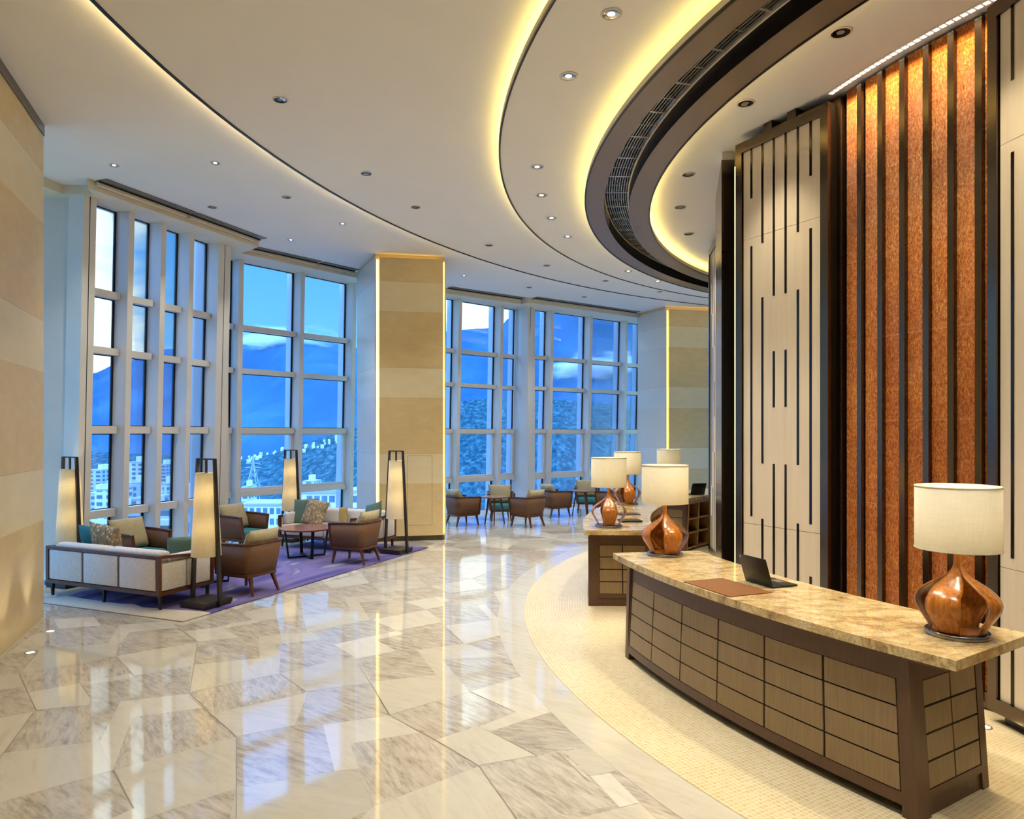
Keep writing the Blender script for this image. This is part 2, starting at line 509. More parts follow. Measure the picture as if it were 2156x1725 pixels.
# ------------------------------------------------------------------ floor: marble quads cut out of jittered hexagons
def clip(poly, p, n):
    """keep the side of the line through p that n points away from"""
    out = []
    for i in range(len(poly)):
        a, b = poly[i], poly[(i+1) % len(poly)]
        da = (a[0]-p[0])*n[0]+(a[1]-p[1])*n[1]; db = (b[0]-p[0])*n[0]+(b[1]-p[1])*n[1]
        if da <= 0: out.append(a)
        if da*db < 0:
            t = da/(da-db); out.append((a[0]+(b[0]-a[0])*t, a[1]+(b[1]-a[1])*t))
    return out

FLOOR_CLIPS = []
for k, off in ((1, .52), (2, .45), (3, .45), (4, .45)):
    d, n = bay_frame(k); p = BAYS[k][0]
    FLOOR_CLIPS.append(((p[0]-n.x*off, p[1]-n.y*off), (-n.x, -n.y)))
for p, n in (((-9,0), (-1,0)), ((27,0), (1,0)), ((0,-10.3), (0,-1)), ((0,22.3), (0,1))): FLOOR_CLIPS.append((p, n))

# marble layout surveyed in metres: (kind, outline)
TILE_FIELD = [(-3.35,3.78),(-5.28,5.97),(-4.72,6.56),(-5.32,7.91),(-5.87,9.0),(-3.59,7.76),(-1.52,12.7),(1.29,12.7),(1.51,5.36),(1.44,3.78)]
TILES = [(2,[(-1.095,4.811),(-0.649,4.992),(-0.213,4.481),(-0.781,3.997)]),(2,[(-0.213,4.481),(0.339,4.681),(0.594,4.013),(0.031,3.851)]),(2,[(-0.146,4.994),(0.407,5.443),(0.545,5.046),(0.509,4.781),(0.152,4.637)]),(2,[(-3.331,4.673),(-3.598,5.363),(-3.272,5.505),(-2.805,4.854)]),(2,[(-2.803,5.266),(-2.355,5.443),(-1.906,4.92),(-2.473,4.437)]),(2,[(-4.298,6.211),(-3.708,6.666),(-3.32,6.221),(-3.633,5.99),(-3.915,5.753)]),(2,[(-4.032,7.514),(-3.596,7.673),(-3.153,7.145),(-3.725,6.697)]),(2,[(-1.63,4.211),(-1.906,4.93),(-1.561,5.114),(-1.359,5.122),(-1.099,4.418)]),(2,[(-0.912,5.292),(-0.345,5.781),(0.029,5.355),(-0.252,5.099),(-0.523,4.87)]),(2,[(-1.369,6.953),(-0.898,6.887),(-0.66,6.184),(-1.182,6.005)]),(2,[(-2.03,6.213),(-1.676,5.78),(-2.242,5.321),(-2.598,5.748)]),(2,[(-0.652,6.606),(-0.061,6.685),(0.178,6.237),(-0.345,5.781)]),(2,[(-1.892,8.81),(-1.481,8.963),(-1.012,8.453),(-1.572,8.006)]),(2,[(-2.198,7.493),(-1.562,8.006),(-1.373,7.215),(-1.769,7.07)]),(1,[(-5.162,8.029),(-4.778,8.137),(-4.485,7.771),(-4.857,7.633)]),(1,[(-4.292,7.788),(-3.822,7.959),(-3.596,7.673),(-4.032,7.514),(-3.914,7.103),(-4.027,7.103)]),(0,[(-4.573,6.92),(-4.027,7.103),(-3.914,7.103),(-3.725,6.697),(-4.298,6.211)]),(0,[(-4.982,7.377),(-4.841,7.609),(-4.573,6.92),(-4.799,6.759)]),(0,[(-3.725,6.697),(-3.153,7.145),(-2.865,6.43),(-3.269,6.158)]),(0,[(-4.506,6.122),(-4.305,6.211),(-4.038,5.884),(-4.255,5.781)]),(1,[(-3.915,5.753),(-3.627,5.981),(-3.332,5.633),(-3.272,5.505),(-3.604,5.395)]),(1,[(-3.633,5.99),(-3.32,6.221),(-3.241,6.122),(-3.563,5.908)]),(0,[(-3.865,5.19),(-3.598,5.363),(-3.331,4.673),(-3.33,4.472)]),(1,[(-3.06,5.568),(-2.597,5.735),(-2.355,5.443),(-2.803,5.266),(-2.483,4.431),(-2.805,4.854)]),(0,[(-3.358,4.391),(-3.331,4.673),(-2.805,4.854),(-2.483,4.431),(-3.021,3.949)]),(0,[(-2.473,4.437),(-1.906,4.92),(-1.629,4.206),(-2.004,3.875),(-1.961,3.782)]),(1,[(-2.239,3.782),(-2.114,3.982),(-1.911,3.782)]),(0,[(-2.615,5.769),(-2.899,6.442),(-2.348,6.632),(-2.19,6.731),(-2.03,6.213)]),(0,[(-2.611,7.34),(-2.115,7.514),(-1.935,7.244),(-2.349,7.055),(-2.186,6.728),(-2.347,6.636)]),(1,[(-3.456,7.536),(-3.142,7.721),(-2.802,7.309),(-3.157,7.175)]),(1,[(-3.153,7.74),(-2.882,8.036),(-2.802,7.915),(-3.055,7.664)]),(0,[(-2.03,6.213),(-1.46,6.716),(-1.178,5.989),(-1.676,5.78)]),(1,[(-2.242,5.321),(-1.659,5.748),(-1.621,5.565),(-1.561,5.114),(-1.906,4.93)]),(1,[(-1.359,5.122),(-0.911,5.294),(-0.649,4.992),(-1.093,4.809),(-0.959,4.455),(-1.099,4.418)]),(0,[(-1.63,4.211),(-0.96,4.458),(-0.784,3.992),(-0.953,3.782),(-1.508,3.782)]),(0,[(-1.182,6.005),(-0.66,6.184),(-0.918,6.887),(-0.474,7.089),(-0.061,6.685),(-0.652,6.606),(-0.345,5.781),(-0.914,5.304)]),(1,[(-0.336,5.781),(0.178,6.227),(0.407,5.443),(-0.147,5.011),(-0.244,5.081),(0.029,5.355)]),(0,[(-0.523,4.87),(-0.252,5.099),(-0.146,4.994),(0.152,4.637),(-0.212,4.499)]),(0,[(-0.781,3.997),(-0.213,4.481),(0.048,3.782),(-0.852,3.782)]),(0,[(0.341,4.693),(0.631,4.809),(0.776,4.482),(0.478,4.355)]),(1,[(0.478,4.355),(0.603,4.394),(0.725,4.044),(0.603,3.992)]),(0,[(0.282,3.782),(0.351,3.875),(0.724,4.038),(0.812,3.782)]),(1,[(-3.12,7.827),(-2.885,8.006),(-2.83,7.933),(-3.029,7.69)]),(0,[(-3.153,8.309),(-2.717,8.899),(-2.434,8.231),(-2.84,7.933)]),(1,[(-2.635,9.961),(-2.251,10.624),(-1.991,9.961),(-2.428,9.611)]),(0,[(-2.149,9.112),(-1.693,9.246),(-1.481,8.963),(-1.892,8.81),(-1.597,8.006),(-2.156,7.505),(-2.413,8.208),(-1.907,8.413)]),(1,[(-1.769,7.07),(-1.221,7.557),(-1.131,7.442),(-1.373,7.215),(-1.117,6.86),(-1.434,6.616)]),(0,[(-1.967,9.961),(-1.464,10.192),(-1.697,10.821),(-1.24,11.025),(-1.126,10.689),(-1.438,10.535),(-1.154,9.739),(-1.704,9.305)]),(0,[(-1.572,8.006),(-1.012,8.453),(-0.766,7.897),(-1.221,7.557)]),(1,[(-1.308,8.81),(-0.962,9.131),(-0.781,8.945),(-1.004,8.47)]),(0,[(-2.307,10.888),(-1.619,11.764),(-1.315,11.095),(-2.15,10.755)]),(1,[(-1.303,8.873),(-0.977,9.103),(-0.805,8.654),(-1.031,8.47)]),(0,[(-1.106,9.761),(-0.583,10.216),(-0.329,9.601),(-0.802,9.345)]),(1,[(-0.723,7.772),(-0.226,7.984),(-0.421,8.654),(-0.331,8.74),(-0.024,7.474),(-0.471,7.064)]),(0,[(-0.812,11.563),(-0.078,11.488),(-0.307,10.848),(-0.583,10.216),(-0.726,10.337)]),(1,[(-0.244,9.395),(0.05,9.654),(-0.035,8.095),(-0.056,8.247)])]
JOINTS = [[(-4.857,7.633),(-4.298,6.211)],[(-4.298,6.211),(-3.604,5.395)],[(-3.598,5.363),(-3.305,4.599)],[(-3.725,6.697),(-3.269,6.158)],[(-3.153,7.145),(-2.601,5.744)],[(-3.596,7.673),(-3.153,7.145)],[(-2.601,5.744),(-2.289,5.383)],[(-3.627,5.981),(-3.332,5.633)],[(-2.48,4.431),(-2.114,3.982)],[(-2.566,5.677),(-1.906,4.926)],[(-1.906,4.926),(-1.5,3.876)],[(-2.021,6.211),(-1.68,5.79)],[(-1.389,6.459),(-0.911,5.304)],[(-1.04,5.611),(-0.914,5.304)],[(-0.912,5.292),(-0.523,4.87)],[(-0.523,4.87),(-0.21,4.494)],[(-0.21,4.494),(0.026,3.876)],[(-0.146,4.994),(0.159,4.637)],[(-0.767,7.771),(-0.474,7.089)],[(0.076,6.759),(0.178,6.237)],[(0.407,5.443),(0.545,5.046)],[(0.296,4.688),(0.463,4.287)],[(-0.345,5.781),(0.029,5.355)]]

def tri_fill(bm, pts, z, mi, lay, tone):
    # each slab sits a hair above the last so no two faces share a plane
    from mathutils.geometry import tessellate_polygon
    vs = [Vector((x, y, z)) for x, y in pts]
    V = [bm.verts.new(v) for v in vs]
    for t in tessellate_polygon([vs]):
        f = bm.faces.new([V[i] for i in t]); f.material_index = mi; f[lay] = tone
        f.normal_update()
        if f.normal.z < 0: f.normal_flip()

def build_floor():
    bm = nb(); lay = bm.faces.layers.float.new('tile')
    rnd = random.Random(11)
    s = .60; rot = R(14)
    def hexpt(q, r): # centre
        x = s*1.5*q; y = s*math.sqrt(3)*(r+.5*(q & 1)); return x, y
    vj = {}
    def jit(x, y, a=.07):
        k = (round(x*50), round(y*50))
        if k not in vj: vj[k] = (x+rnd.uniform(-a, a), y+rnd.uniform(-a, a))
        return vj[k]
    def turn(p):
        ca, sa = math.cos(rot), math.sin(rot); return (p[0]*ca-p[1]*sa, p[0]*sa+p[1]*ca)
    for q in range(-30, 40):
        for r in range(-30, 40):
            cx, cy = hexpt(q, r)
            tx, ty = turn((cx, cy))
            if not (-10 < tx < 28.5 and -11.5 < ty < 23.5): continue
            hv = [jit(cx+s*math.cos(R(60*i)), cy+s*math.sin(R(60*i))) for i in range(6)]
            ce = (cx+rnd.uniform(-.06, .06), cy+rnd.uniform(-.06, .06))
            st = (0 if rnd.random() < .75 else 1)
            mats = [0, 2, 1] if rnd.random() < .6 else [2, 1, 0]
            if rnd.random() < .25: mats = [1, 2, 2]
            for j in range(3):
                a = st+2*j
                poly = [ce, hv[a % 6], hv[(a+1) % 6], hv[(a+2) % 6]]
                poly = [turn(p) for p in poly]
                for p, n in FLOOR_CLIPS: poly = clip(poly, p, n)
                if len(poly) < 3: continue
                ar = abs(sum(poly[i][0]*poly[(i+1) % len(poly)][1]-poly[(i+1) % len(poly)][0]*poly[i][1] for i in range(len(poly))))/2
                if ar < 1e-4: continue
                pieces = [(poly, mats[j])]
                # some quads carry a lighter strip along one edge
                if len(poly) == 4 and rnd.random() < .45:
                    t = rnd.uniform(.2, .34)
                    A, B, Cc, D = poly
                    e = (A[0]+(D[0]-A[0])*t, A[1]+(D[1]-A[1])*t); f = (B[0]+(Cc[0]-B[0])*t, B[1]+(Cc[1]-B[1])*t)
                    pieces = [([A, B, f, e], (1 if mats[j] == 2 else 0)), ([e, f, Cc, D], mats[j])]
                for pp, mi in pieces:
                    fc = add_face(bm, [(x, y, 0) for x, y in pp], mi)
                    fc[lay] = rnd.random()
    bmesh.ops.recalc_face_normals(bm, faces=bm.faces)
    for f in bm.faces:
        if f.normal.z < 0: f.normal_flip()
    tri_fill(bm, TILE_FIELD, .0003, 2, lay, .45)
    for i, (k, q) in enumerate(TILES): tri_fill(bm, q, .0005+.000025*i, k, lay, rnd.random())
    for a, b in JOINTS:
        d = (Vector(b)-Vector(a)).normalized()*.0022; n = (-d.y, d.x)
        tri_fill(bm, [(a[0]-n[0], a[1]-n[1]), (b[0]-n[0], b[1]-n[1]), (b[0]+n[0], b[1]+n[1]), (a[0]+n[0], a[1]+n[1])], .00205, 3, lay, .5)
    return struct('floor', bm, [M['marble_cream'], M['marble_pale'], M['marble_vein'], M['joint']], 'polished marble floor of cream and veined grey quads', fix=False)
build_floor()

CM, RM = (8.96, 8.19), 8.82
bm = nb()
add_sweep(bm, CM, [(RM, .004), (RM+.30, .0025), (RM+.30, 0.0008), (RM, 0.0008)], 0, 360, 160)
lay = bm.faces.layers.float.new('tile')
for f in bm.faces: f[lay] = .5
struct('floor_border', bm, M['marble_cream'], 'curved cream marble border round the mosaic')
bm = nb(); uvl = bm.loops.layers.uv.new('UVMap')
nA, nR = 200, 4
for k in range(nA):
    a0, a1 = 90+k*360/nA, 90+(k+1)*360/nA
    for j in range(nR):
        r0, r1 = 6.0+(RM-6.0)*j/nR, 6.0+(RM-6.0)*(j+1)/nR
        f = add_face(bm, [(*pol(r0, a0, CM), .006), (*pol(r1, a0, CM), .006), (*pol(r1, a1, CM), .006), (*pol(r0, a1, CM), .006)])
        for l, (a, r) in zip(f.loops, ((a0, r0), (a0, r1), (a1, r1), (a1, r0))): l[uvl].uv = (R(a)*8.3, r)
bmesh.ops.remove_doubles(bm, verts=bm.verts, dist=1e-5)
for f in bm.faces:
    f.normal_update()
    if f.normal.z < 0: f.normal_flip()
struct('floor_mosaic', bm, M['mosaic'], 'honey coloured mosaic floor round the desks', fix=False)

# ------------------------------------------------------------------ outer walls
bm = nb(); add_span(bm, -9.2, -9.0, -10.4, 1.0, 0, 5.9); struct('wall_left', bm, M['limestone'], 'limestone wall beyond the left alcove')
bm = nb(); add_span(bm, -9.2, 27.2, -10.6, -10.4, 0, 5.9); struct('wall_rear', bm, M['limestone'], 'limestone wall behind the viewer')
bm = nb(); add_span(bm, 27.0, 27.2, -10.4, 22.4, 0, 5.9); struct('wall_right', bm, M['limestone'], 'limestone wall beyond the core')
bm = nb(); add_span(bm, 6.4, 27.2, 22.4, 22.6, 0, 5.9); struct('wall_far', bm, M['limestone'], 'limestone wall at the far end')
# stone clad wall nearest the viewer on the left
d = Vector((.54, -1.45)).normalized(); nrm = Vector((d.y, -d.x))*-1   # nrm points into the room
nrm = Vector((-d.y, d.x)); 
if nrm.x < 0: nrm = -nrm
A = Vector((-5.30, 8.06)); B = A+d*7.5
bm = nb(); add_prism(bm, [tuple(A), tuple(A-nrm*.9), tuple(B-nrm*.9), tuple(B)], 0, 5.70)
struct('wall_column', bm, M['limestone'], 'banded limestone wall at the left edge of the view')
LW = (A, B, d, nrm)
bm = nb(); A2, B2 = A+nrm*.012, B+nrm*.012
add_prism(bm, [tuple(A2), tuple(A2-nrm*.02), tuple(B2-nrm*.02), tuple(B2)], 5.46, 5.62)
struct('trim_1', bm, M['bronze'], 'bronze strip along the top of the near limestone wall')

# white pier between the near wall and the first window
bm = nb(); add_prism(bm, [(-9.0,10.16), (-6.08,10.16), (-6.22,10.55), (-9.0,10.55)], 0, ZC)
# leans outwards towards the floor like the facade
for v in bm.verts:
    if v.co.x > -8: v.co.x -= .14*(1-v.co.z/ZS)
struct('wall_pier', bm, M['facade_paint'], 'plain white pier left of the first window')

# ------------------------------------------------------------------ windows
TZ = [(4.115,4.215), (3.27,3.37), (2.09,2.205), (.84,.955)]
LEAN = .15
def bay_point(p, n, off, z, lean):
    o = off-lean*(1-z/ZS); return Vector((p[0]+n.x*o, p[1]+n.y*o, z))
def leaning(bm, p, d, n, s0, s1, o0, o1, z0, z1, lean, mi=0):
    """box in facade space: s along the wall, o out of it towards the room"""
    q = []
    for z in (z0, z1):
        for s, o in ((s0,o0), (s1,o0), (s1,o1), (s0,o1)):
            b = (p[0]+d.x*s, p[1]+d.y*s); q.append(bay_point(b, n, o, z, lean))
    add_hex(bm, q, mi)

WIN_LABEL = {1: 'tall leaning window wall beside the near sofa', 2: 'wide window wall between the white pier and the stone column',
             3: 'window wall right of the stone column', 4: 'window wall behind the farther cafe table'}
def build_bay(k):
    P = BAYS[k]; d, n = bay_frame(k); p0 = P[0]
    S = [(Vector(q)-Vector(p0)).dot(d) for q in P]
    root = group_struct('window_%d' % k, WIN_LABEL[k], 'window')
    fp = M['facade_paint']; G = -.26          # glass plane
    W = .05
    for i, s in enumerate(S):
        wide = .09 if (i == len(S)-1 and k in (1,)) or (i == 0 and k == 4) else W
        if k == 1 and i == len(S)-1: w0, w1 = -.05, .26
        elif k == 4 and i == 0: w0, w1 = -.1, .10
        elif k == 3 and i == len(S)-1: w0, w1 = -.02, .22
        elif k == 1 and i == 0: w0, w1 = -.16, .05
        else: w0, w1 = -W, W
        bm = nb(); leaning(bm, p0, d, n, s+w0, s+w1, G-.02, 0, 0, ZS, LEAN)
        finish('mullion', bm, fp, root, bevel=.006)
        if k in (1, 4, 3) and (i in (0, len(S)-1)) and w1-w0 > .12:
            bm = nb(); leaning(bm, p0, d, n, s+(w0+w1)/2-.006, s+(w0+w1)/2+.006, -.002, .002, 0, ZS, LEAN); finish('shadow_line', bm, M['gasket'], root)
        if k != 1 or i == len(S)-1:
            bm = nb(); leaning(bm, p0, d, n, s-.04, s+.04, G-.24, G-.03, -1.2, ZS+.5, LEAN); finish('exterior_fin', bm, M['fin_paint'], root)
    for i in range(len(S)-1):
        a, b = S[i]+W, S[i+1]-W
        if k == 1 and i == len(S)-2: b = S[i+1]-.05
        if b-a < .05: continue
        for j, (z0, z1) in enumerate(TZ):
            bm = nb(); leaning(bm, p0, d, n, a, b-.012, G-.02, -.13, z0, z1, LEAN); finish('transom', bm, fp, root, bevel=.006)
        edges = [0.06]+[z for t in reversed(TZ) for z in t]+[ZS]
        for j in range(0, 10, 2):
            z0, z1 = edges[j], edges[j+1]
            bm = nb(); leaning(bm, p0, d, n, a, b, G-.008, G+.004, z0, z1, LEAN)
            g = finish('glass_pane', bm, M['glass'], root)
            bm = nb(); t = .022
            for (s0, s1, y0, y1) in ((a, a+t*.3, z0, z1), (b-t*1.4, b, z0, z1), (a, b, z0, z0+t*.5), (a, b, z1-t*.6, z1)):
                leaning(bm, p0, d, n, s0, s1, G-.012, G+.012, y0, y1, LEAN)
            finish('gasket', bm, M['gasket'], g)
            if j == 2 and k != 1:             # opening light with its own frame
                bm = nb(); t = .055
                for (s0, s1, y0, y1) in ((a, a+t*.6, z0, z1), (b-t, b, z0, z1), (a+t*.6, b-t, z0, z0+t), (a+t*.6, b-t, z1-t*.5, z1)):
                    leaning(bm, p0, d, n, s0, s1, G+.01, G+.075, y0, y1, LEAN)
                finish('casement_frame', bm, fp, root)
        bm = nb(); leaning(bm, p0, d, n, a, b, G-.03, -.16, 0, .06, LEAN); finish('sill', bm, fp, root)
for k in BAYS: build_bay(k)
# return wall where bay one steps back to bay two
wl = group_struct('window_5', 'added window wall, unseen behind the near limestone wall', 'window')  # unseen window added so sky light brightens the white pier
for k in range(8):
    y = 1.05+1.3*k
    bm = nb(); add_span(bm, -9.15, -8.9, y-.05, y+.05, 0, ZS); finish('mullion', bm, M['facade_paint'], wl)
    if k < 7:
        bm = nb(); add_span(bm, -9.11, -9.098, y+.05, y+1.25, .06, ZS); finish('glass_pane', bm, M['glass'], wl)
        for z0, z1 in TZ:
            bm = nb(); add_span(bm, -9.097, -8.98, y+.05, y+1.25, z0, z1); finish('transom', bm, M['facade_paint'], wl)
bm = nb(); add_span(bm, -9.2, -8.9, 1.0, 10.45, ZS, 5.9); finish('head', bm, M['facade_paint'], wl)
d1, n1 = bay_frame(1); e = Vector(BAYS[1][-1])+d1*.26
bm = nb(); add_prism(bm, [tuple(e+n1*-.06), tuple(e+n1*-.34-d1*.1), (-5.86,13.0), (-5.75,13.32), (-5.62,13.05)], 0, ZC)
struct('wall_return', bm, M['facade_paint'], 'narrow white return between the first two windows')
# joint pier between bays three and four
bm = nb(); add_prism(bm, [(.42,18.90), (.24,19.12), (.16,19.35), (.42,19.5), (.62,19.28)], 0, ZC)
struct('wall_post', bm, M['facade_paint'], 'white post between the two far windows')

# ------------------------------------------------------------------ dropped soffit with air slots along the facade
def soffit(poly, idx, label):
    bm = nb(); add_prism(bm, poly, ZS, ZC+.02); return struct('trim_%d' % idx, bm, M['cornice'], label)
def back(k, i, off=.36):
    d, n = bay_frame(k); p = BAYS[k][i]; return (p[0]-n.x*off, p[1]-n.y*off)
soffit([(-9.0,8.9), (-6.36,9.68), (-6.30,9.98), (-5.88,9.99), (-5.80,9.73), (-4.58,12.85), (-5.05,13.28), (-5.6,13.6), back(1,-1), back(1,0), (-6.4,10.5), (-9.0,10.5)], 2, 'dropped soffit over the first window')
soffit([(-5.05,13.281), (-3.35,15.40), (-3.2,16.1), back(2,-1), back(2,1), back(2,0), (-5.61,13.6)], 3, 'dropped soffit over the second window')
soffit([(-2.6,16.25), (-1.58,17.10), (.23,18.50), (.12,18.98), back(3,-1), back(3,0)], 4, 'dropped soffit over the third window')
soffit([(.231,18.501), (.42,18.30), (3.62,20.65), (4.4,21.3), back(4,-1), back(4,0), back(3,-1), (.12,18.981)], 5, 'dropped soffit over the fourth window')

def diffuser(p, q, label, grp):
    p, q = Vector(p), Vector(q); d = (q-p).normalized(); n = Vector((d.y, -d.x)); L = (q-p).length
    t = thing('air_diffuser', label, 'air vent', (p.x, p.y, ZC), math.atan2(d.y, d.x), grp)
    # local: x along the slot, -y towards the room
    bm = nb(); add_span(bm, 0, L, -.24, -.035, -.012, -.0015); finish('trough', bm, M['grey_metal'], t)
    bm = nb(); add_span(bm, .02, L-.02, -.078, -.02, -.066, -.013); finish('slat', bm, M['cornice'], t)
    bm = nb(); add_span(bm, 0, L, -.102, -.080, -.03, -.0125); finish('shadow_gap', bm, M['gasket'], t)
g = 'linear air slots above the windows'
def lerp(a, b, t): return (a[0]+(b[0]-a[0])*t, a[1]+(b[1]-a[1])*t)
for (a, b, cuts, lab) in (((-8.9,8.92), (-6.36,9.68), [(.1,.97)], ['linear air slot behind the near limestone wall']),
        ((-5.80,9.73), (-4.58,12.85), [(.03,.50), (.51,.985)], ['longer left air slot over the first window', 'right air slot over the first window']),
        ((-5.05,13.28), (-3.35,15.40), [(.03,.60), (.62,.95)], ['left air slot over the second window', 'short right air slot over the second window']),
        ((-1.58,17.10), (.23,18.50), [(.0,.985)], ['air slot over the third window']),
        ((.42,18.30), (3.62,20.65), [(.03,.64), (.65,.97)], ['left air slot over the fourth window', 'right air slot over the fourth window'])):
    for (t0, t1), l in zip(cuts, lab): diffuser(lerp(a, b, t0), lerp(a, b, t1), l, g)

# ------------------------------------------------------------------ ceilings
A1c, A1r = (11.686,5.298), 14.967
A2c, A2r = (10.066,8.337), 10.221
A3c, A3r = (9.977,8.350), 9.069
B1c, B1r = (9.905,8.322), 8.756
B2c, B2r = (9.976,8.348), 8.494
A4c, A4r = (9.976,8.348), 8.220
ZM, ZR, ZB, ZI = 5.47, 5.33, 5.13, 5.31   # middle, ring, bronze, inner ceilings

def ring(bm, c0, r0, z0, c1, r1, z1, n=220, mi=0, smooth=False):
    """surface between two circles that need not share a centre"""
    A = [bm.verts.new((*pol(r0, 360*k/n, c0), z0)) for k in range(n)]
    B = [bm.verts.new((*pol(r1, 360*k/n, c1), z1)) for k in range(n)]
    for k in range(n):
        j = (k+1) % n
        f = bm.faces.new((A[k], A[j], B[j], B[k])); f.material_index = mi; f.smooth = smooth

# perimeter ceiling: from the outer ring to the facade outline
OUT = [(-9.1,-10.5), (-9.1,10.45), (-6.2,10.5)]+[back(1,i,.2) for i in (0,4)]+[back(2,i,.2) for i in (0,3)]+[back(3,i,.2) for i in (0,3)]+[back(4,i,.2) for i in (0,4)]+[(6.5,22.5), (27.1,22.5), (27.1,-10.5)]
def ray_out(c, a):
    dx, dy = math.cos(a), math.sin(a); best = None
    for i in range(len(OUT)):
        p, q = OUT[i], OUT[(i+1) % len(OUT)]
        ex, ey = q[0]-p[0], q[1]-p[1]; den = dx*ey-dy*ex
        if abs(den) < 1e-9: continue
        t = ((p[0]-c[0])*ey-(p[1]-c[1])*ex)/den; u = ((p[0]-c[0])*dy-(p[1]-c[1])*dx)/den
        if t > 0 and -1e-6 <= u <= 1+1e-6 and (best is None or t > best): best = t
    return best
angs = sorted([2*PI*k/360 for k in range(360)]+[math.atan2(p[1]-A1c[1], p[0]-A1c[0]) % (2*PI) for p in OUT])
bm = nb(); rin = A1r-.25
vi = [bm.verts.new((A1c[0]+rin*math.cos(a), A1c[1]+rin*math.sin(a), ZC)) for a in angs]
vo = [bm.verts.new((A1c[0]+max(rin+.05, ray_out(A1c, a))*math.cos(a), A1c[1]+max(rin+.05, ray_out(A1c, a))*math.sin(a), ZC)) for a in angs]
for k in range(len(angs)):
    j = (k+1) % len(angs)
    bm.faces.new((vi[k], vo[k], vo[j], vi[j]))
ring(bm, A1c, rin, ZC, A1c, rin, ZM)
struct('ceiling', bm, M['ceiling'], 'outer plaster ceiling along the windows', fix=False)

bm = nb()
ring(bm, A1c, A1r-.03, ZM, A2c, A2r-.25, ZM)
ring(bm, A2c, A2r-.25, ZM, A2c, A2r-.25, ZR)
struct('ceiling_middle', bm, M['ceiling'], 'broad middle plaster ceiling ring', fix=False)
bm = nb(); add_sweep(bm, A1c, [(A1r-.03, ZM-.012), (A1r, ZM-.012), (A1r, ZM+.03), (A1r-.012, ZM+.03), (A1r-.012, ZM+.004), (A1r-.03, ZM+.004)], 0, 360, 220)
struct('trim_6', bm, M['black_trim'], 'black edge line of the outer ceiling cove')
bm = nb()
ring(bm, A2c, A2r-.02, ZR, A3c, A3r-.25, ZR)
ring(bm, A3c, A3r-.25, ZR, A3c, A3r-.25, ZB+.03)
struct('ceiling_ring', bm, M['ceiling'], 'plaster ceiling ring with lit recessed spots', fix=False)
bm = nb(); add_sweep(bm, A2c, [(A2r-.02, ZR-.012), (A2r, ZR-.012), (A2r, ZR+.012), (A2r-.02, ZR+.012)], 0, 360, 220)
struct('trim_7', bm, M['black_trim'], 'black edge line of the second ceiling cove')
bm = nb(); add_sweep(bm, A2c, [(A2r-.014, ZR+.012), (A2r, ZR+.012), (A2r, ZR+.055), (A2r-.014, ZR+.055)], 0, 360, 220)
struct('trim_8', bm, M['cornice'], 'upright lip of the second ceiling cove')
# bronze ring: outer soffit, slot, inner soffit
bm = nb()
ring(bm, A3c, A3r, ZB, B1c, B1r, ZB)
ring(bm, B1c, B1r, ZB, B1c, B1r, ZB+.24, mi=1)
ring(bm, B2c, B2r, ZB+.24, B2c, B2r, ZB, mi=1)
struct('trim_9', bm, [M['bronze_soffit'], M['bronze_dark']], 'outer bronze ceiling ring with dark slot walls', fix=False)
bm = nb()
ring(bm, B2c, B2r-.001, ZB, A4c, A4r, ZB, smooth=False)
struct('trim_10', bm, M['bronze_soffit'], 'inner bronze ceiling ring', fix=False)
bm = nb(); add_sweep(bm, A3c, [(A3r-.006, ZB-.008), (A3r+.012, ZB-.008), (A3r+.012, ZB+.012), (A3r-.006, ZB+.012)], 0, 360, 220)
struct('trim_11', bm, M['bronze_dark'], 'dark outer rim of the bronze ring')
bm = nb(); add_sweep(bm, A3c, [(A3r-.012, ZB+.012), (A3r+.004, ZB+.012), (A3r+.004, ZB+.075), (A3r-.012, ZB+.075)], 0, 360, 220)
struct('trim_12', bm, M['cornice'], 'upright lip outside the bronze ring')
bm = nb(); add_sweep(bm, A4c, [(A4r-.012, ZB-.008), (A4r+.006, ZB-.008), (A4r+.006, ZB+.012), (A4r-.012, ZB+.012)], 0, 360, 220)
struct('trim_13', bm, M['bronze_dark'], 'dark inner rim of the bronze ring')
bm = nb(); add_sweep(bm, A4c, [(A4r-.002, ZB+.012), (A4r+.012, ZB+.012), (A4r+.012, ZB+.07), (A4r-.002, ZB+.07)], 0, 360, 220)
struct('trim_14', bm, M['cornice'], 'upright lip inside the bronze ring')
# air grille in the slot
gt = thing('ceiling_grille', 'curved steel air grille in the slot of the bronze ring', 'air vent', (B1c[0], B1c[1], ZB+.3))
bm = nb()
ring(bm, B1c, B1r-.002, ZB+.235, B2c, B2r+.002, ZB+.235)
finish('backing', bm, M['bronze_dark'], gt, world=True)
bm = nb()
for k in range(11):
    t = .03+.94*k/10; c = lerp(B1c, B2c, t); r = B1r+(B2r-B1r)*t
    add_sweep(bm, c, [(r-.004, ZB+.19), (r+.004, ZB+.19), (r+.004, ZB+.21), (r-.004, ZB+.21)], 120, 240, 160)
for k in range(61):
    a = 120+2*k
    p, q = pol(B1r-.01, a, B1c), pol(B2r+.01, a, B2c)
    add_beam(bm, (*p, ZB+.202), (*q, ZB+.202), .012 if k % 2 else .03, .03)
finish('grating', bm, M['steel'], gt, world=True)
bm = nb(); add_sweep(bm, B2c, [(B2r+.002, ZB+.17), (B2r+.02, ZB+.17), (B2r+.02, ZB+.20), (B2r+.002, ZB+.20)], 120, 240, 160)
add_sweep(bm, B1c, [(B1r-.012, ZB+.17), (B1r-.002, ZB+.17), (B1r-.002, ZB+.20), (B1r-.012, ZB+.20)], 120, 240, 160)
finish('rim', bm, M['cornice'], gt, world=True)
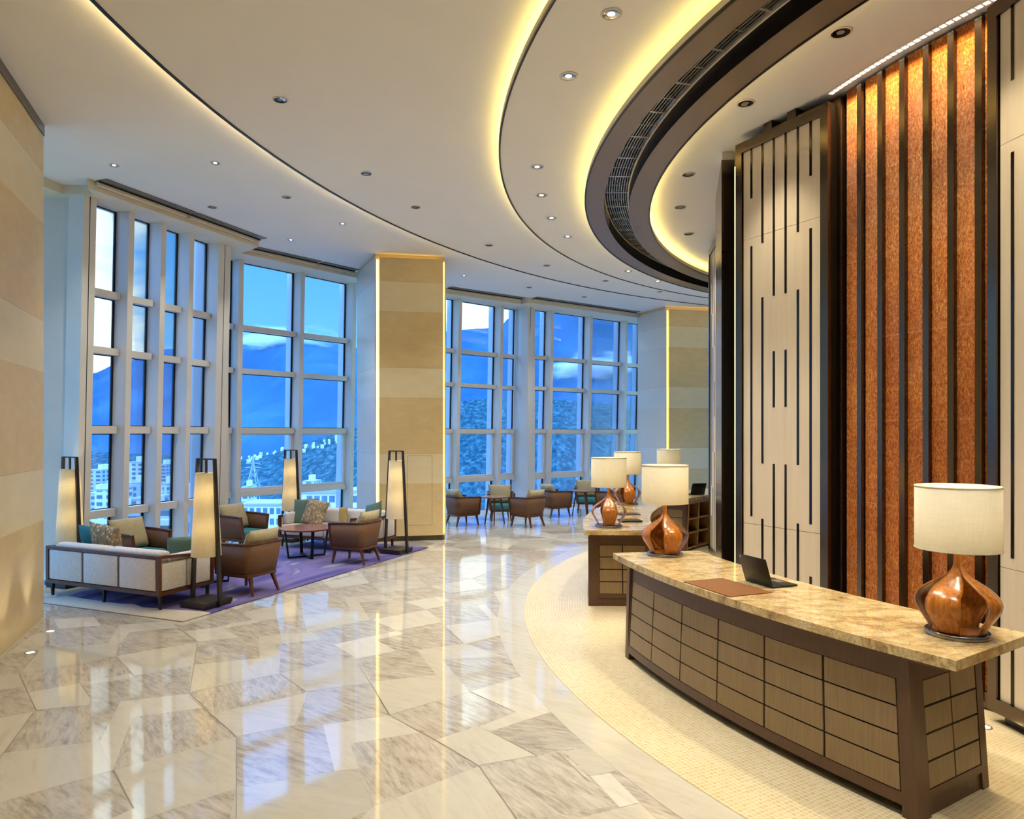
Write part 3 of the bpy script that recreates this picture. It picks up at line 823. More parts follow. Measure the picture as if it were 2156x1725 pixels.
# inner ceiling
bm = nb()
ring(bm, B2c, B2r-.03, ZI, C0, 6.1, ZI)
ring(bm, B2c, B2r-.03, ZI, B2c, B2r-.03, ZB+.02)
struct('ceiling_inner', bm, M['ceiling'], 'inner plaster ceiling over the reception desks', fix=False)
# LED strips lying in the coves
def cove(name, c, r, z, w, label, a0, a1, m='led'):
    bm = nb(); add_sweep(bm, c, [(r-w/2, z-.006), (r+w/2, z-.006), (r+w/2, z), (r-w/2, z)], a0, a1, 160)
    o = finish(name, bm, M[m]); tag(o, label, 'light strip'); return o
cove('cove_light', A1c, A1r-.04, ZM+.028, .02, 'warm light strip in the outer ceiling cove', 96, 250, 'led_bright')
cove('cove_light', A2c, A2r-.045, ZR+.052, .03, 'warm light strip in the second ceiling cove', 90, 270)
cove('cove_light', A3c, A3r-.04, ZB+.072, .03, 'warm light strip outside the bronze ring', 90, 270)
cove('cove_light', A4c, A4r+.035, ZB+.066, .02, 'warm light strip inside the bronze ring', 90, 270, 'led_mid')
# ------------------------------------------------------------------ stone clad columns with light slots at their front edges
def column(name, fl, fr, bl, br, label, paint_side=True):
    """fl/fr front corners, bl/br back corners (plan)"""
    root = group_struct(name, label, 'column', (*lerp(fl, fr, .5), 0))
    u = (Vector(fr)-Vector(fl)).normalized(); wdir = (Vector(bl)-Vector(fl)).normalized()
    H = 5.50
    def P(s, t): # s along the front in metres from fl, t depth
        return (fl[0]+u.x*s+wdir.x*t, fl[1]+u.y*s+wdir.y*t)
    Wd = (Vector(fr)-Vector(fl)).length
    wr = (Vector(br)-Vector(fr))
    bm = nb(); add_prism(bm, [P(.03,.10), P(Wd-.03,.10), (br[0]-u.x*.02, br[1]-u.y*.02), (bl[0]+u.x*.02, bl[1]+u.y*.02)], 0, ZC)
    finish('core', bm, M['limestone'], root, world=True)
    bm = nb(); add_prism(bm, [P(.085,0), P(Wd-.06,0), P(Wd-.06,.07), P(.085,.07)], .10, H); finish('front_slab', bm, M['limestone'], root, world=True)
    bm = nb(); add_prism(bm, [P(0,.02), P(.03,.02), (bl[0]+u.x*.02, bl[1]+u.y*.02), (bl[0]-.0, bl[1])], 0, H-.0); finish('side_slab', bm, M['limestone_pale'], root, world=True)
    bm = nb(); add_prism(bm, [P(Wd-.022,.02), P(Wd,.02), (br[0], br[1]), (br[0]-u.x*.02, br[1]-u.y*.02)], 0, H); finish('side_slab', bm, M['limestone_pale'], root, world=True)
    bm = nb(); add_prism(bm, [P(.04,.055), P(.078,.055), P(.078,.075), P(.04,.075)], .12, H-.04); finish('light_strip', bm, M['led_soft'], root, world=True)
    bm = nb(); add_prism(bm, [P(Wd-.052,.055), P(Wd-.03,.055), P(Wd-.03,.075), P(Wd-.052,.075)], .12, H-.04); finish('light_strip', bm, M['led_soft'], root, world=True)
    bm = nb(); add_prism(bm, [P(.12,.074), P(Wd-.1,.074), P(Wd-.1,.094), P(.12,.094)], H-.03, H-.012); finish('light_strip', bm, M['led_soft'], root, world=True)
    bm = nb(); add_prism(bm, [P(.085,.02), P(Wd-.06,.02), P(Wd-.06,.07), P(.085,.07)], 0, .10); finish('skirting', bm, M['bronze'], root, world=True)
    return root, P, Wd
c1, P1, W1 = column('wall_column', (-2.64,13.72), (-1.29,13.98), (-3.32,15.25), (-2.1,15.9), 'stone column between the second and third windows')
# access panel outline on the column front
bm = nb(); s0, s1, z0, z1 = .62, 1.10, .30, 1.66; t = .006
for a in ((s0, s0+t, z0, z1), (s1-t, s1, z0, z1), (s0, s1, z1-t, z1), (s0, s1, z0, z0+t)):
    add_prism(bm, [P1(a[0], -.0015), P1(a[1], -.0015), P1(a[1], .002), P1(a[0], .002)], a[2], a[3])
finish('access_panel_joint', bm, plain('fine shadow joint', (150,128,90), .8), c1, world=True)
c2, P2, W2 = column('wall_column', (4.22,19.50), (6.4,20.0), (3.66,20.75), (6.4,22.3), 'stone column at the far end past the last window')

# ------------------------------------------------------------------ core wall: amber panels between upright fins
core = group_struct('wall_core', 'amber panelled core wall behind the desks', 'wall', (*C0, 0))
bm = nb(); add_sweep(bm, C0, [(6.02, 0), (6.20, 0), (6.20, ZI), (6.02, ZI)], 120, 250, 130); finish('lining', bm, M['core_dark'], core, world=True)
RA = 6.26
def amber_panel(a0, a1, z0=.14, z1=5.285):
    bm = nb(); n = max(3, int(abs(a1-a0)/1.2))
    add_sweep(bm, C0, [(RA-.03, z0), (RA, z0), (RA, z1), (RA-.03, z1)], a0, a1, n)
    o = finish('amber_panel', bm, M['amber'], core, world=True)
    bm = nb(); add_sweep(bm, C0, [(RA-.03, .02), (RA+.02, .02), (RA+.02, .138), (RA-.03, .138)], a0, a1, n); finish('base_rail', bm, M['bronze'], core, world=True)
def ang_at_px(px, r):
    k = (px-CX)/FPX; A_, B_, D_ = 1+k*k, -2*(C0[0]*k+C0[1]), C0[0]**2+C0[1]**2-r*r
    y = (-B_-math.sqrt(B_*B_-4*A_*D_))/(2*A_); x = k*y
    return math.degrees(math.atan2(y-C0[1], x-C0[0])) % 360
RFIN = 6.300
fins = [ang_at_px(p, RFIN) for p in (1766, 1808.5, 1852, 1898.5, 1948.5, 2001, 2059.5)]
gap = (fins[-1]-fins[0])/6
fins += [fins[-1]+gap*i for i in (1, 2, 3)]
prev = 193.0-gap*.4
for i, a in enumerate(fins):
    amber_panel(fins[i]-gap+.25 if i else a-2.2, a-.25)
    bm = nb(); hw = .235
    add_sweep(bm, C0, [(RA-.04, .06), (RFIN, .06), (RFIN, 5.262), (RA-.04, 5.262)], a-hw, a+hw, 2)
    finish('fin', bm, M['bronze'], core, world=True, bevel=.003)
amber_panel(fins[-1]+.25, fins[-1]+gap)
for a0, a1 in ((217, 221), (221.4, 225.4), (225.8, 229.8), (230.2, 234.2), (234.6, 238.6), (160, 164), (164.4, 168.4), (168.8, 172.8), (173.2, 177.2)): amber_panel(a0, a1)

# slotted sycamore screens in bronze frames
ROWS = {0: [(4.58,5.10), (1.22,4.075), (.14,.716)], 1: [(4.075,5.10), (1.785,3.51), (.14,1.21)], 2: [(3.5,5.10), (2.36,2.935), (.14,1.785)]}
def screen(p, q, label, base_z=.085, top=5.21, depth=.30, brackets=True):
    p, q = Vector(p), Vector(q); d = (q-p).normalized(); L = (q-p).length
    t = thing('screen_panel', label, 'wall panel', (p.x, p.y, 0), math.atan2(d.y, d.x), 'slotted screen panels along the core wall')
    # local x runs along the panel, +y is behind it when walking from p to q with the room on the right
    F = .085
    def fr(x0, x1, z0, z1):
        bm = nb(); add_span(bm, x0, x1, 0, .05, z0, z1); finish('frame', bm, M['bronze'], t, bevel=.003)
    fr(0, F, base_z, top); fr(L-F, L, base_z, top); fr(F, L-F, top-F*1.3, top); fr(F, L-F, base_z, base_z+.10)
    bm = nb(); add_span(bm, .004, L-.004, .051, depth, base_z, top-.004); finish('case', bm, M['bronze_dark'], t)
    z = base_z+.10
    bm = nb()
    for a, b in ((z, 1.138), (1.142, 4.158), (4.162, top-F*1.3)):
        add_span(bm, F+.012, L-F-.012, .022, .05, a, b)
    finish('board', bm, M['beige_board'], t)
    w = L-2*F-.024; cols = [F+.012+w*(.115+.154*i) for i in range(6)]
    for i, x in enumerate(cols):
        for (a, b) in ROWS[min(i, 5-i)]:
            a = max(a, z); b = min(b, top-F*1.3)
            bm = nb(); add_span(bm, x-.013, x+.013, .0175, .03, a, b); finish('inlay_strip', bm, M['inlay'], t)
    bm = nb(); add_span(bm, .06, L-.02, .09, depth, 0.006, base_z); finish('plinth', bm, M['plinth'], t)
    if brackets:
        for x in (L*.36, L*.62):
            bm = nb(); add_span(bm, x-.055, x+.055, .03, .16, top, ZI-.003); finish('bracket', bm, M['bronze'], t)
    return t
# room on the right-hand side of p->q means p is the far end
screen((2.415,7.704), (2.958,6.674), 'slotted beige screen behind the laptop on the nearest desk')
screen((3.475,5.21), (3.59,4.05), 'slotted beige screen cut off by the right edge, beside the nearest lamp', brackets=False)
screen((3.34,12.12), (3.19,10.93), 'slotted beige screen seen edge on, farthest along the core wall', brackets=False)
pier = thing('bronze_pier', 'dark bronze post left of the slotted screen behind the laptop', 'post', (2.46,8.15,0))
bm = nb(); add_prism(bm, [(2.385,8.11), (2.530,8.10), (2.92,9.4), (2.70,9.45)], .006, 4.155); finish('shaft', bm, M['bronze'], pier, world=True, bevel=.004)
bm = nb(); add_prism(bm, [(2.385,8.11), (2.530,8.10), (2.92,9.4), (2.70,9.45)], 4.165, 5.21); finish('shaft', bm, M['bronze'], pier, world=True, bevel=.004)
bm = nb(); add_prism(bm, [(2.40,8.13), (2.52,8.12), (2.86,9.3), (2.72,9.4)], 4.15, 4.17); finish('joint', bm, M['core_dark'], pier, world=True)
bm = nb(); add_prism(bm, [(2.40,8.13), (2.52,8.12), (2.60,8.4), (2.50,8.5)], 5.21, ZI-.003); finish('cap', bm, M['ceiling'], pier, world=True)
bm = nb(); add_prism(bm, [(2.545,8.16), (2.585,8.15), (2.60,8.18), (2.56,8.19)], .10, 5.15)
tag(finish('slot_light', bm, M['led_soft']), 'thin yellow upright light strip between the bronze post and the screen', 'light strip')

# linear lamp washing the amber wall
t = thing('linear_light', 'long white linear ceiling lamp above the amber wall', 'ceiling light', (*pol(6.38, 203), ZI-.001))
bm = nb(); add_sweep(bm, C0, [(6.335, ZI-.012), (6.405, ZI-.012), (6.405, ZI-.001), (6.335, ZI-.001)], 193.2, 222, 40); finish('housing', bm, M['white_trim'], t, world=True)
for k in range(56):
    a = 193.4+.5*k
    bm = nb(); add_sweep(bm, C0, [(6.350, ZI-.016), (6.390, ZI-.016), (6.390, ZI-.0115), (6.350, ZI-.0115)], a+.05, a+.40, 1); finish('lamp_face', bm, M['led_white'], t, world=True)

# ------------------------------------------------------------------ reception desks
TOPZ, STH = .95, .055
def desk(s0, s1, b0, b1, label, top_label):
    """s0..s1 stone angles, b0..b1 body angles at the floor"""
    mid = (b0+b1)/2
    t = thing('reception_desk', label, 'desk', (*pol(7.9, mid), .006), 0, 'curved reception desks')
    RF, RB, BZ = 8.285, 7.52, TOPZ-STH-.002
    INS = .42                                   # each end leans in by this many degrees
    def pt(s, z, r):                            # s 0..1 along the body
        k = INS*z/BZ
        a = b0+k+(b1-b0-2*k)*s
        return (*pol(r-.025*z/BZ, a), z)
    def patch(bm, sa, sb, z0, z1, ri, ro, n=4, mi=0):
        L = [[[bm.verts.new(pt(sa+(sb-sa)*i/n, z, r)) for r in (ri, ro)] for z in (z0, z1)] for i in range(n+1)]
        for i in range(n):
            a, b = L[i], L[i+1]
            for q in ((a[0][1], b[0][1], b[1][1], a[1][1]), (a[0][0], a[1][0], b[1][0], b[0][0]), (a[1][0], a[1][1], b[1][1], b[1][0]), (a[0][0], b[0][0], b[0][1], a[0][1])):
                bm.faces.new(q).material_index = mi
        for a in (L[0], L[-1]): bm.faces.new((a[0][0], a[0][1], a[1][1], a[1][0]))
    def spt(end, r, z, off):                    # point on an end face, off = metres outwards
        k = INS*z/BZ; a = (b0+k) if end == 0 else (b1-k)
        x, y = pol(r, a); s = -1 if end == 0 else 1
        return (x-math.sin(R(a))*off*s, y+math.cos(R(a))*off*s, z)
    def spatch(bm, end, r0, r1, z0, z1, o0, o1, mi=0, sl=0.0):
        add_hex(bm, [spt(end, r0, z0, o0), spt(end, r1, z0, o0), spt(end, r1, z0, o1), spt(end, r0, z0, o1),
                     spt(end, r0, z1, o0), spt(end, r1, z1, o0), spt(end, r1, z1, o1), spt(end, r0, z1, o1)], mi)
    # body core and groove backing
    bm = nb(); patch(bm, .012, .988, .075, BZ, 7.90, RF-.014, 24); finish('body', bm, M['groove'], t, world=True)
    bm = nb(); patch(bm, .02, .98, .0, .075, 7.75, 8.12, 24); finish('plinth', bm, M['plinth'], t, world=True)
    # frame of the front
    e = .028; ZP0, ZP1 = .137, .745
    bm = nb()
    patch(bm, 0, e, 0, BZ, RF-.06, RF, 2); patch(bm, 1-e, 1, 0, BZ, RF-.06, RF, 2)
    patch(bm, e, 1-e, .068, ZP0, RF-.05, RF, 24); patch(bm, e, 1-e, ZP1, BZ, RF-.05, RF, 24)
    finish('front_frame', bm, M['frame_wood'], t, world=True)
    W = (1-2*e)/6; H = (ZP1-ZP0)/4
    for i in range(6):
        for j in range(4):
            bm = nb(); g = .0028; gz = .005
            patch(bm, e+W*i+g, e+W*(i+1)-g, ZP0+H*j+gz, ZP0+H*(j+1)-gz, RF-.02, RF-.003, 4); finish('panel', bm, M['panel_wood'], t, world=True)
    # ends
    for end in (0, 1):
        bm = nb()
        spatch(bm, end, RF-.13, RF-.001, 0, BZ, -.06, .001); spatch(bm, end, RB, RB+.07, 0, BZ, -.06, .001)
        spatch(bm, end, RB+.07, RF-.13, .74, BZ, -.06, .0); spatch(bm, end, RB+.07, RF-.13, .105, .150, -.06, .0)
        spatch(bm, end, RB+.07, RF-.13, 0.0, .105, -.06, -.012)
        spatch(bm, end, RB+.07, RF-.13, .15, .74, -.06, -.016, 1)
        finish('end_frame', bm, [M['frame_wood'], M['groove']], t, world=True)
        r0, r1 = RB+.07, RF-.13; w = (r1-r0)/2
        for i in range(2):
            for j in range(4):
                z0 = .15+(.74-.15)*j/4; z1 = .15+(.74-.15)*(j+1)/4
                bm = nb(); spatch(bm, end, r0+w*i+.007, r0+w*(i+1)-.007, z0+.006, z1-.006, -.02, -.002); finish('panel', bm, M['panel_wood'], t, world=True)
    # open shelves towards the core
    bm = nb()
    for k in range(7):
        s = .02+.96*k/6; patch(bm, s-.008, s+.008, .03, BZ, RB, 7.90, 1)
    for z in (.03, .30, .55): patch(bm, .02, .98, z, z+.03, RB, 7.90, 24)
    patch(bm, .02, .98, BZ-.06, BZ, RB, 7.90, 24)
    finish('shelves', bm, M['shelf_wood'], t, world=True)
    # sub-top and stone
    bm = nb(); add_sweep(bm, C0, [(7.6, TOPZ-STH-.028), (8.29, TOPZ-STH-.028), (8.29, TOPZ-STH), (7.6, TOPZ-STH)], s0+.42, s1-.42, 30); finish('sub_top', bm, M['frame_wood'], t, world=True)
    bm = nb(); add_sweep(bm, C0, [(7.47, TOPZ-STH), (8.345, TOPZ-STH), (8.345, TOPZ), (7.47, TOPZ)], s0, s1, 36)
    o = finish('stone_top', bm, M['stone'], t, world=True, bevel=.003); o['label'] = 'gold and grey veined stone top'
    return t
desk(189.46, 213.5, 190.66, 212.0, 'curved panelled reception desk nearest the viewer with laptop and brown desk pad', '')
desk(153.9, 178.6, 155.3, 177.1, 'curved reception desk in the middle of the row, its panelled end facing us', '')
desk(121.5, 146.2, 122.9, 144.8, 'curved reception desk farthest away, its open shelves half hidden by the dark screen', '')

# ------------------------------------------------------------------ table lamps with four bent wood petals
def petal_profile():
    return [(.140,.030), (.150,.055), (.178,.100), (.203,.140), (.216,.175), (.214,.205), (.196,.238), (.160,.272), (.114,.304), (.072,.332), (.042,.358), (.026,.385), (.020,.42), (.0185,.50)]
def smooth_prof(p, k=4):
    out = []
    for i in range(len(p)-1):
        p0, p1, p2, p3 = p[max(i-1,0)], p[i], p[i+1], p[min(i+2,len(p)-1)]
        for j in range(k):
            u = j/k
            out.append(tuple(.5*((2*p1[a])+(-p0[a]+p2[a])*u+(2*p0[a]-5*p1[a]+4*p2[a]-p3[a])*u*u+(-p0[a]+3*p1[a]-3*p2[a]+p3[a])*u**3) for a in (0,1)))
    out.append(p[-1]); return out
def make_table_lamp():
    t = thing('table_lamp', 'lamp', 'table lamp', (0,0,TOPZ), 0, 'table lamps on the reception desks')
    bm = nb(); add_lathe(bm, [(.160,0), (.166,.004), (.166,.024), (.160,.028)], 48); finish('base', bm, M['lamp_base'], t)
    bm = nb(); add_lathe(bm, [(.006,.015), (.006,.012)], 12, (0,-.1665)); b_ = finish('switch_dot', bm, M['gasket'], t); b_.location = (0, 0, 0)
    prof = smooth_prof(petal_profile())
    for k in range(4):
        bm = nb(); n = 8; th = .008
        rows = []
        for r, z in prof:
            f = max(0, min(1, (.36-z)/.12)); half = R(25.5*f+44*(1-f))
            row = []
            for i in range(n+1):
                a = k*PI/2+half*(-1+2*i/n)
                row.append((bm.verts.new((r*math.cos(a), r*math.sin(a), z)), bm.verts.new(((r-th)*math.cos(a), (r-th)*math.sin(a), z))))
            rows.append(row)
        for A, B in zip(rows, rows[1:]):
            for i in range(n):
                for s in (0, 1):
                    f = bm.faces.new((A[i][s], A[i+1][s], B[i+1][s], B[i][s])); f.smooth = True
            for i in (0, n): bm.faces.new((A[i][0], A[i][1], B[i][1], B[i][0])).material_index = 1
        for A in (rows[0], rows[-1]):
            for i in range(n): bm.faces.new((A[i][0], A[i+1][0], A[i+1][1], A[i][1]))
        finish('petal', bm, [M['lamp_wood'], M['petal_edge']], t)
    bm = nb(); add_lathe(bm, [(.009,.028), (.009,.60)], 12); finish('stem', bm, M['lamp_base'], t)
    bm = nb(); add_lathe(bm, [(.128,.028), (.128,.034)], 32); finish('inner_disc', bm, M['lamp_wood'], t)
    bm = nb(); add_lathe(bm, [(.216,.49), (.216,.85), (.2135,.85), (.2135,.49)], 56, cap0=False, cap1=False)
    bm.verts.ensure_lookup_table()
    sh = finish('shade', bm, M['lampshade'], t)
    bm = nb()
    for z in (.492, .846): add_lathe(bm, [(.2125,z-.003), (.2185,z-.003), (.2185,z+.003), (.2125,z+.003)], 56, cap0=False, cap1=False)
    for a in (0, 2*PI/3, 4*PI/3): add_beam(bm, (0,0,.60), (.214*math.cos(a), .214*math.sin(a), .846), .004, .004)
    finish('shade_rim', bm, M['lampshade'], sh)
    bm = nb(); add_lathe(bm, [(.012,.60), (.03,.64), (.034,.67), (.024,.70), (.004,.71)], 16); finish('bulb', bm, M['bulb'], t)
    return t
lp = make_table_lamp()
lamp_spots = [(7.90,190.85,0,'table lamp at the far end of the nearest desk, in front of the middle desk'),
              (7.84,211.85,5,'large table lamp nearest the viewer, standing at the right end of the nearest desk'),
              (8.03,176.0,0,'table lamp on the near end of the middle desk, closest to the cafe chairs'),
              (8.04,155.9,25,'table lamp on the far end of the middle desk, half hidden behind two shades'),
              (8.05,141.4,0,'table lamp on the farthest desk, only the top of its shade showing')]
LAMPS = []
for i, (r, a, ro, l) in enumerate(lamp_spots):
    x, y = pol(r, a); LAMPS.append(place(lp, (x, y, TOPZ), R(a+ro), l, first=(i == 0)))

# ------------------------------------------------------------------ things on the desks
def flat_quad(name, pts, z, th, m, label, cat, group=None):
    cx = sum(p[0] for p in pts)/4; cy = sum(p[1] for p in pts)/4
    bm = nb(); add_prism(bm, [(p[0]-cx, p[1]-cy) for p in pts], 0, th)
    o = finish(name, bm, m, bevel=.0012); o.location = (cx, cy, z); return tag(o, label, cat, group)
flat_quad('desk_pad', [(1.322,5.487), (1.66,5.624), (1.869,5.115), (1.522,4.985)], TOPZ+.0005, .006, M['leather_brown'], 'brown leather desk pad on the nearest desk', 'desk pad')
def make_laptop():
    t = thing('laptop', 'laptop', 'laptop', (0,0,TOPZ+.0005))
    # local x along the hinge, +y over the keyboard
    bm = nb(); soft_box(bm, -.155, .155, 0, .235, .002, .014, .004, 2); finish('keyboard_base', bm, M['black_plastic'], t)
    kb = nb()
    for i in range(13):
        for j in range(5): add_span(kb, -.14+i*.0215, -.14+i*.0215+.018, .03+j*.019, .03+j*.019+.0155, .0138, .0158)
    finish('keys', kb, M['gasket'], t)
    bm = nb(); add_span(bm, -.045, .045, .15, .21, .0139, .0146); finish('touchpad', bm, M['grey_metal'], t)
    A = Matrix.Translation((0, .004, .014)) @ Matrix.Rotation(R(18), 4, 'X')
    bm = nb(); soft_box(bm, -.155, .155, -.006, 0, 0, .215, .0025, 2); bm.transform(A); ld = finish('lid', bm, M['black_plastic'], t)
    bm = nb(); add_span(bm, -.145, .145, .0002, .001, .012, .205); bm.transform(A); finish('screen', bm, plain('dark laptop screen', (40,62,70), .1), ld)
    bm = nb(); add_lathe(bm, [(.007,0), (.007,.0006)], 14); bm.transform(A @ Matrix.Translation((-.135, -.0062, .195)) @ Matrix.Rotation(R(90), 4, 'X')); finish('badge', bm, M['white_trim'], ld)
    return t
lt = make_laptop()
h0, h1 = Vector((1.816,5.55)), Vector((1.925,5.26)); dd = (h1-h0).normalized(); mid_ = (h0+h1)/2
place(lt, (mid_.x, mid_.y, TOPZ+.0005), math.atan2(dd.y, dd.x), 'black open laptop with its lid towards us on the nearest desk', first=True)
x, y = pol(7.66, 138.6); place(lt, (x, y, TOPZ+.0005), R(20), 'black open laptop on the farthest desk, screen turned to the right')
for (px, py, l, s) in ((1322, 1083, 'thin black folder lying farther back on the middle desk', .30), (1326, 1098, 'thick black folder beside the lamp on the middle desk', .27)):
    x, y = at_z(px, py, TOPZ)
    a = R(6); c_, s_ = math.cos(a), math.sin(a)
    flat_quad('folder', [(x+u*c_-v*s_, y+u*s_+v*c_) for u, v in ((-s/2,-.12), (s/2,-.12), (s/2,.12), (-s/2,.12))], TOPZ+.0005, .008 if 'thin' in l else .022, M['black_plastic'], l, 'folder', 'folders on the middle desk')
# ------------------------------------------------------------------ lounge: rug, sofas, armchairs, tables, floor lamps
UD = Vector((.40, .917)).normalized(); VD = Vector((-UD.y, UD.x))
RZU = math.atan2(UD.y, UD.x)-PI/2                 # rotation that sends local +y to UD
R0 = Vector((-3.65, 7.895)); ru = Vector((.383, .924)).normalized(); rv = Vector((-ru.y, ru.x))
bm = nb(); soft_box(bm, -2.42, 0, 0, 5.55, .0022, .016, .004, 1)
rug = finish('rug', bm, M['rug'], None); rug.location = (R0.x, R0.y, 0); rug.rotation_euler = (0, 0, math.atan2(ru.y, ru.x)-PI/2)
tag(rug, 'purple rug with pale and yellow swirls under the lounge seating', 'rug')
RUGZ = .0175

def make_sofa():
    t = thing('sofa', 'sofa', 'sofa', (0,0,RUGZ), 0, 'lounge sofas')
    L, D = 2.02, .82; x0, x1, y0, y1 = -L/2, L/2, -D/2, D/2
    zb, zt, zf = .17, .64, .575
    bm = nb()
    add_span(bm, x0, x1, y0, y0+.045, zb, zb+.045); add_span(bm, x0, x1, y1-.045, y1, zb, zb+.045)
    for x in (x0, x1-.045): add_span(bm, x, x+.045, y0+.045, y1-.045, zb, zb+.045)
    finish('base_rail', bm, M['walnut'], t, bevel=.004)
    bm = nb()
    add_span(bm, x0, x1, y0, y0+.05, zt-.035, zt)
    for x in (x0, x1-.05):
        add_hex(bm, [(x,y0+.05,zt-.035),(x+.05,y0+.05,zt-.035),(x+.05,y1,zf-.035),(x,y1,zf-.035),(x,y0+.05,zt),(x+.05,y0+.05,zt),(x+.05,y1,zf),(x,y1,zf)])
    finish('top_rail', bm, M['walnut'], t, bevel=.004)
    for x, y, z in ((x0,y0,zt), (x1-.05,y0,zt), (x0,y1-.035,zf), (x1-.05,y1-.035,zf)):
        bm = nb(); add_span(bm, x, x+.05, y, y+.035, zb+.045, z-.036); finish('corner_post', bm, M['walnut_leg'], t, bevel=.004)
    w = (L-.1)/3
    for i in (1, 2):
        bm = nb(); xx = x0+.05+w*i; add_span(bm, xx-.011, xx+.011, y0+.004, y0+.03, zb+.045, zt-.036); finish('back_stile', bm, M['walnut_leg'], t)
    for i in range(3):
        bm = nb(); a = x0+.05+w*i+.014; soft_box(bm, a, a+w-.028, y0+.002, y0+.06, zb+.052, zt-.044, .012, 2); finish('back_panel', bm, M['sofa_white'], t)
    for s, x in ((0, x0), (1, x1-.05)):
        for k in (0, 1):
            bm = nb(); ya = y0+.045+k*.368; soft_box(bm, x+.002, x+.048, ya, ya+.352, zb+.052, zf-.03, .012, 2)
            finish('side_panel', bm, M['sofa_white'], t)
    bm = nb()
    for i in range(2): soft_box(bm, x0+.055+i*(L-.11)/2+.002, x0+.055+(i+1)*(L-.11)/2-.002, y0+.10, y1-.004, zb+.046, .41, .035, 3)
    finish('seat_cushion', bm, M['sofa_white'], t)
    for i in range(2):
        bm = nb(); a = x0+.06+i*(L-.12)/2
        soft_box(bm, a+.004, a+(L-.12)/2-.004, y0+.062, y0+.24, .412, zt+.035, .055, 4); finish('back_cushion', bm, M['sofa_white'], t)
    for s in (0, 1):
        bm = nb(); a = x0+.052 if s == 0 else x1-.052-.12
        soft_box(bm, a, a+.12, y0+.245, y1-.05, .412, zf+.045, .045, 4); finish('arm_cushion', bm, M['sofa_white'], t)
    for x in (x0+.05, x1-.05, 0):
        for y in (y0+.06, y1-.06):
            bm = nb(); add_beam(bm, (x,y,0), (x,y,zb), .026, .026, (1,0,0), .038, .038); finish('leg', bm, M['dark_wood'], t)
    return t
S1, S2 = Vector((-4.88, 9.09)), Vector((-3.20, 13.03))
sofa = make_sofa()
place(sofa, (*S1, RUGZ), RZU, 'pale sofa with walnut frame, seen from behind near the left wall', first=True)
place(sofa, (*S2, RUGZ), RZU+PI, 'pale sofa with walnut frame facing us beyond the round coffee table')

def pillow(name, mat, w, h, th, sofa_pos, sgn, along, out, z, tilt, roll, yaw, label):
    """along = metres along the sofa (towards VD positive), out = metres from its centre towards its front"""
    f = UD*sgn
    p = sofa_pos+VD*along+f*out
    bm = nb(); add_pillow(bm, w, h, th)
    o = finish(name, bm, M[mat])
    rz = math.atan2(f.y, f.x)-PI/2+yaw
    o.matrix_world = Matrix.Translation((p.x, p.y, z)) @ Matrix.Rotation(rz, 4, 'Z') @ Matrix.Rotation(tilt, 4, 'X') @ Matrix.Rotation(roll, 4, 'Y')
    return tag(o, label, 'cushion', 'throw cushions on the sofas')
T = R(20)
pillow('throw_cushion', 'teal', .44, .44, .15, S1, 1, .70, .05, .665, T, .1, .15, 'dark teal cushion behind the patterned one on the sofa seen from behind')
pillow('throw_cushion', 'sprig', .46, .46, .15, S1, 1, .40, -.02, .70, R(16), .14, .12, 'sprig patterned cushion leaning on the sofa seen from behind')
pillow('throw_cushion', 'sage', .40, .36, .14, S1, 1, -.62, .30, .60, R(12), 0, .9, 'plain sage cushion beside the near floor lamp')
pillow('throw_cushion', 'sage', .46, .46, .15, S2, -1, .70, .03, .64, T, .06, .25, 'plain sage cushion at the left end of the far sofa')
pillow('throw_cushion', 'sprig', .46, .46, .15, S2, -1, .42, .10, .64, T, -.18, .1, 'sprig patterned cushion on the far sofa')
pillow('throw_cushion', 'gold', .16, .32, .12, S2, -1, -.10, -.05, .58, R(8), .06, .1, 'narrow golden cushion in the middle of the far sofa')
pillow('throw_cushion', 'sage', .40, .40, .14, S2, -1, -.80, .02, .66, T, .3, -.3, 'sage cushion at the right end of the far sofa behind the armchair')

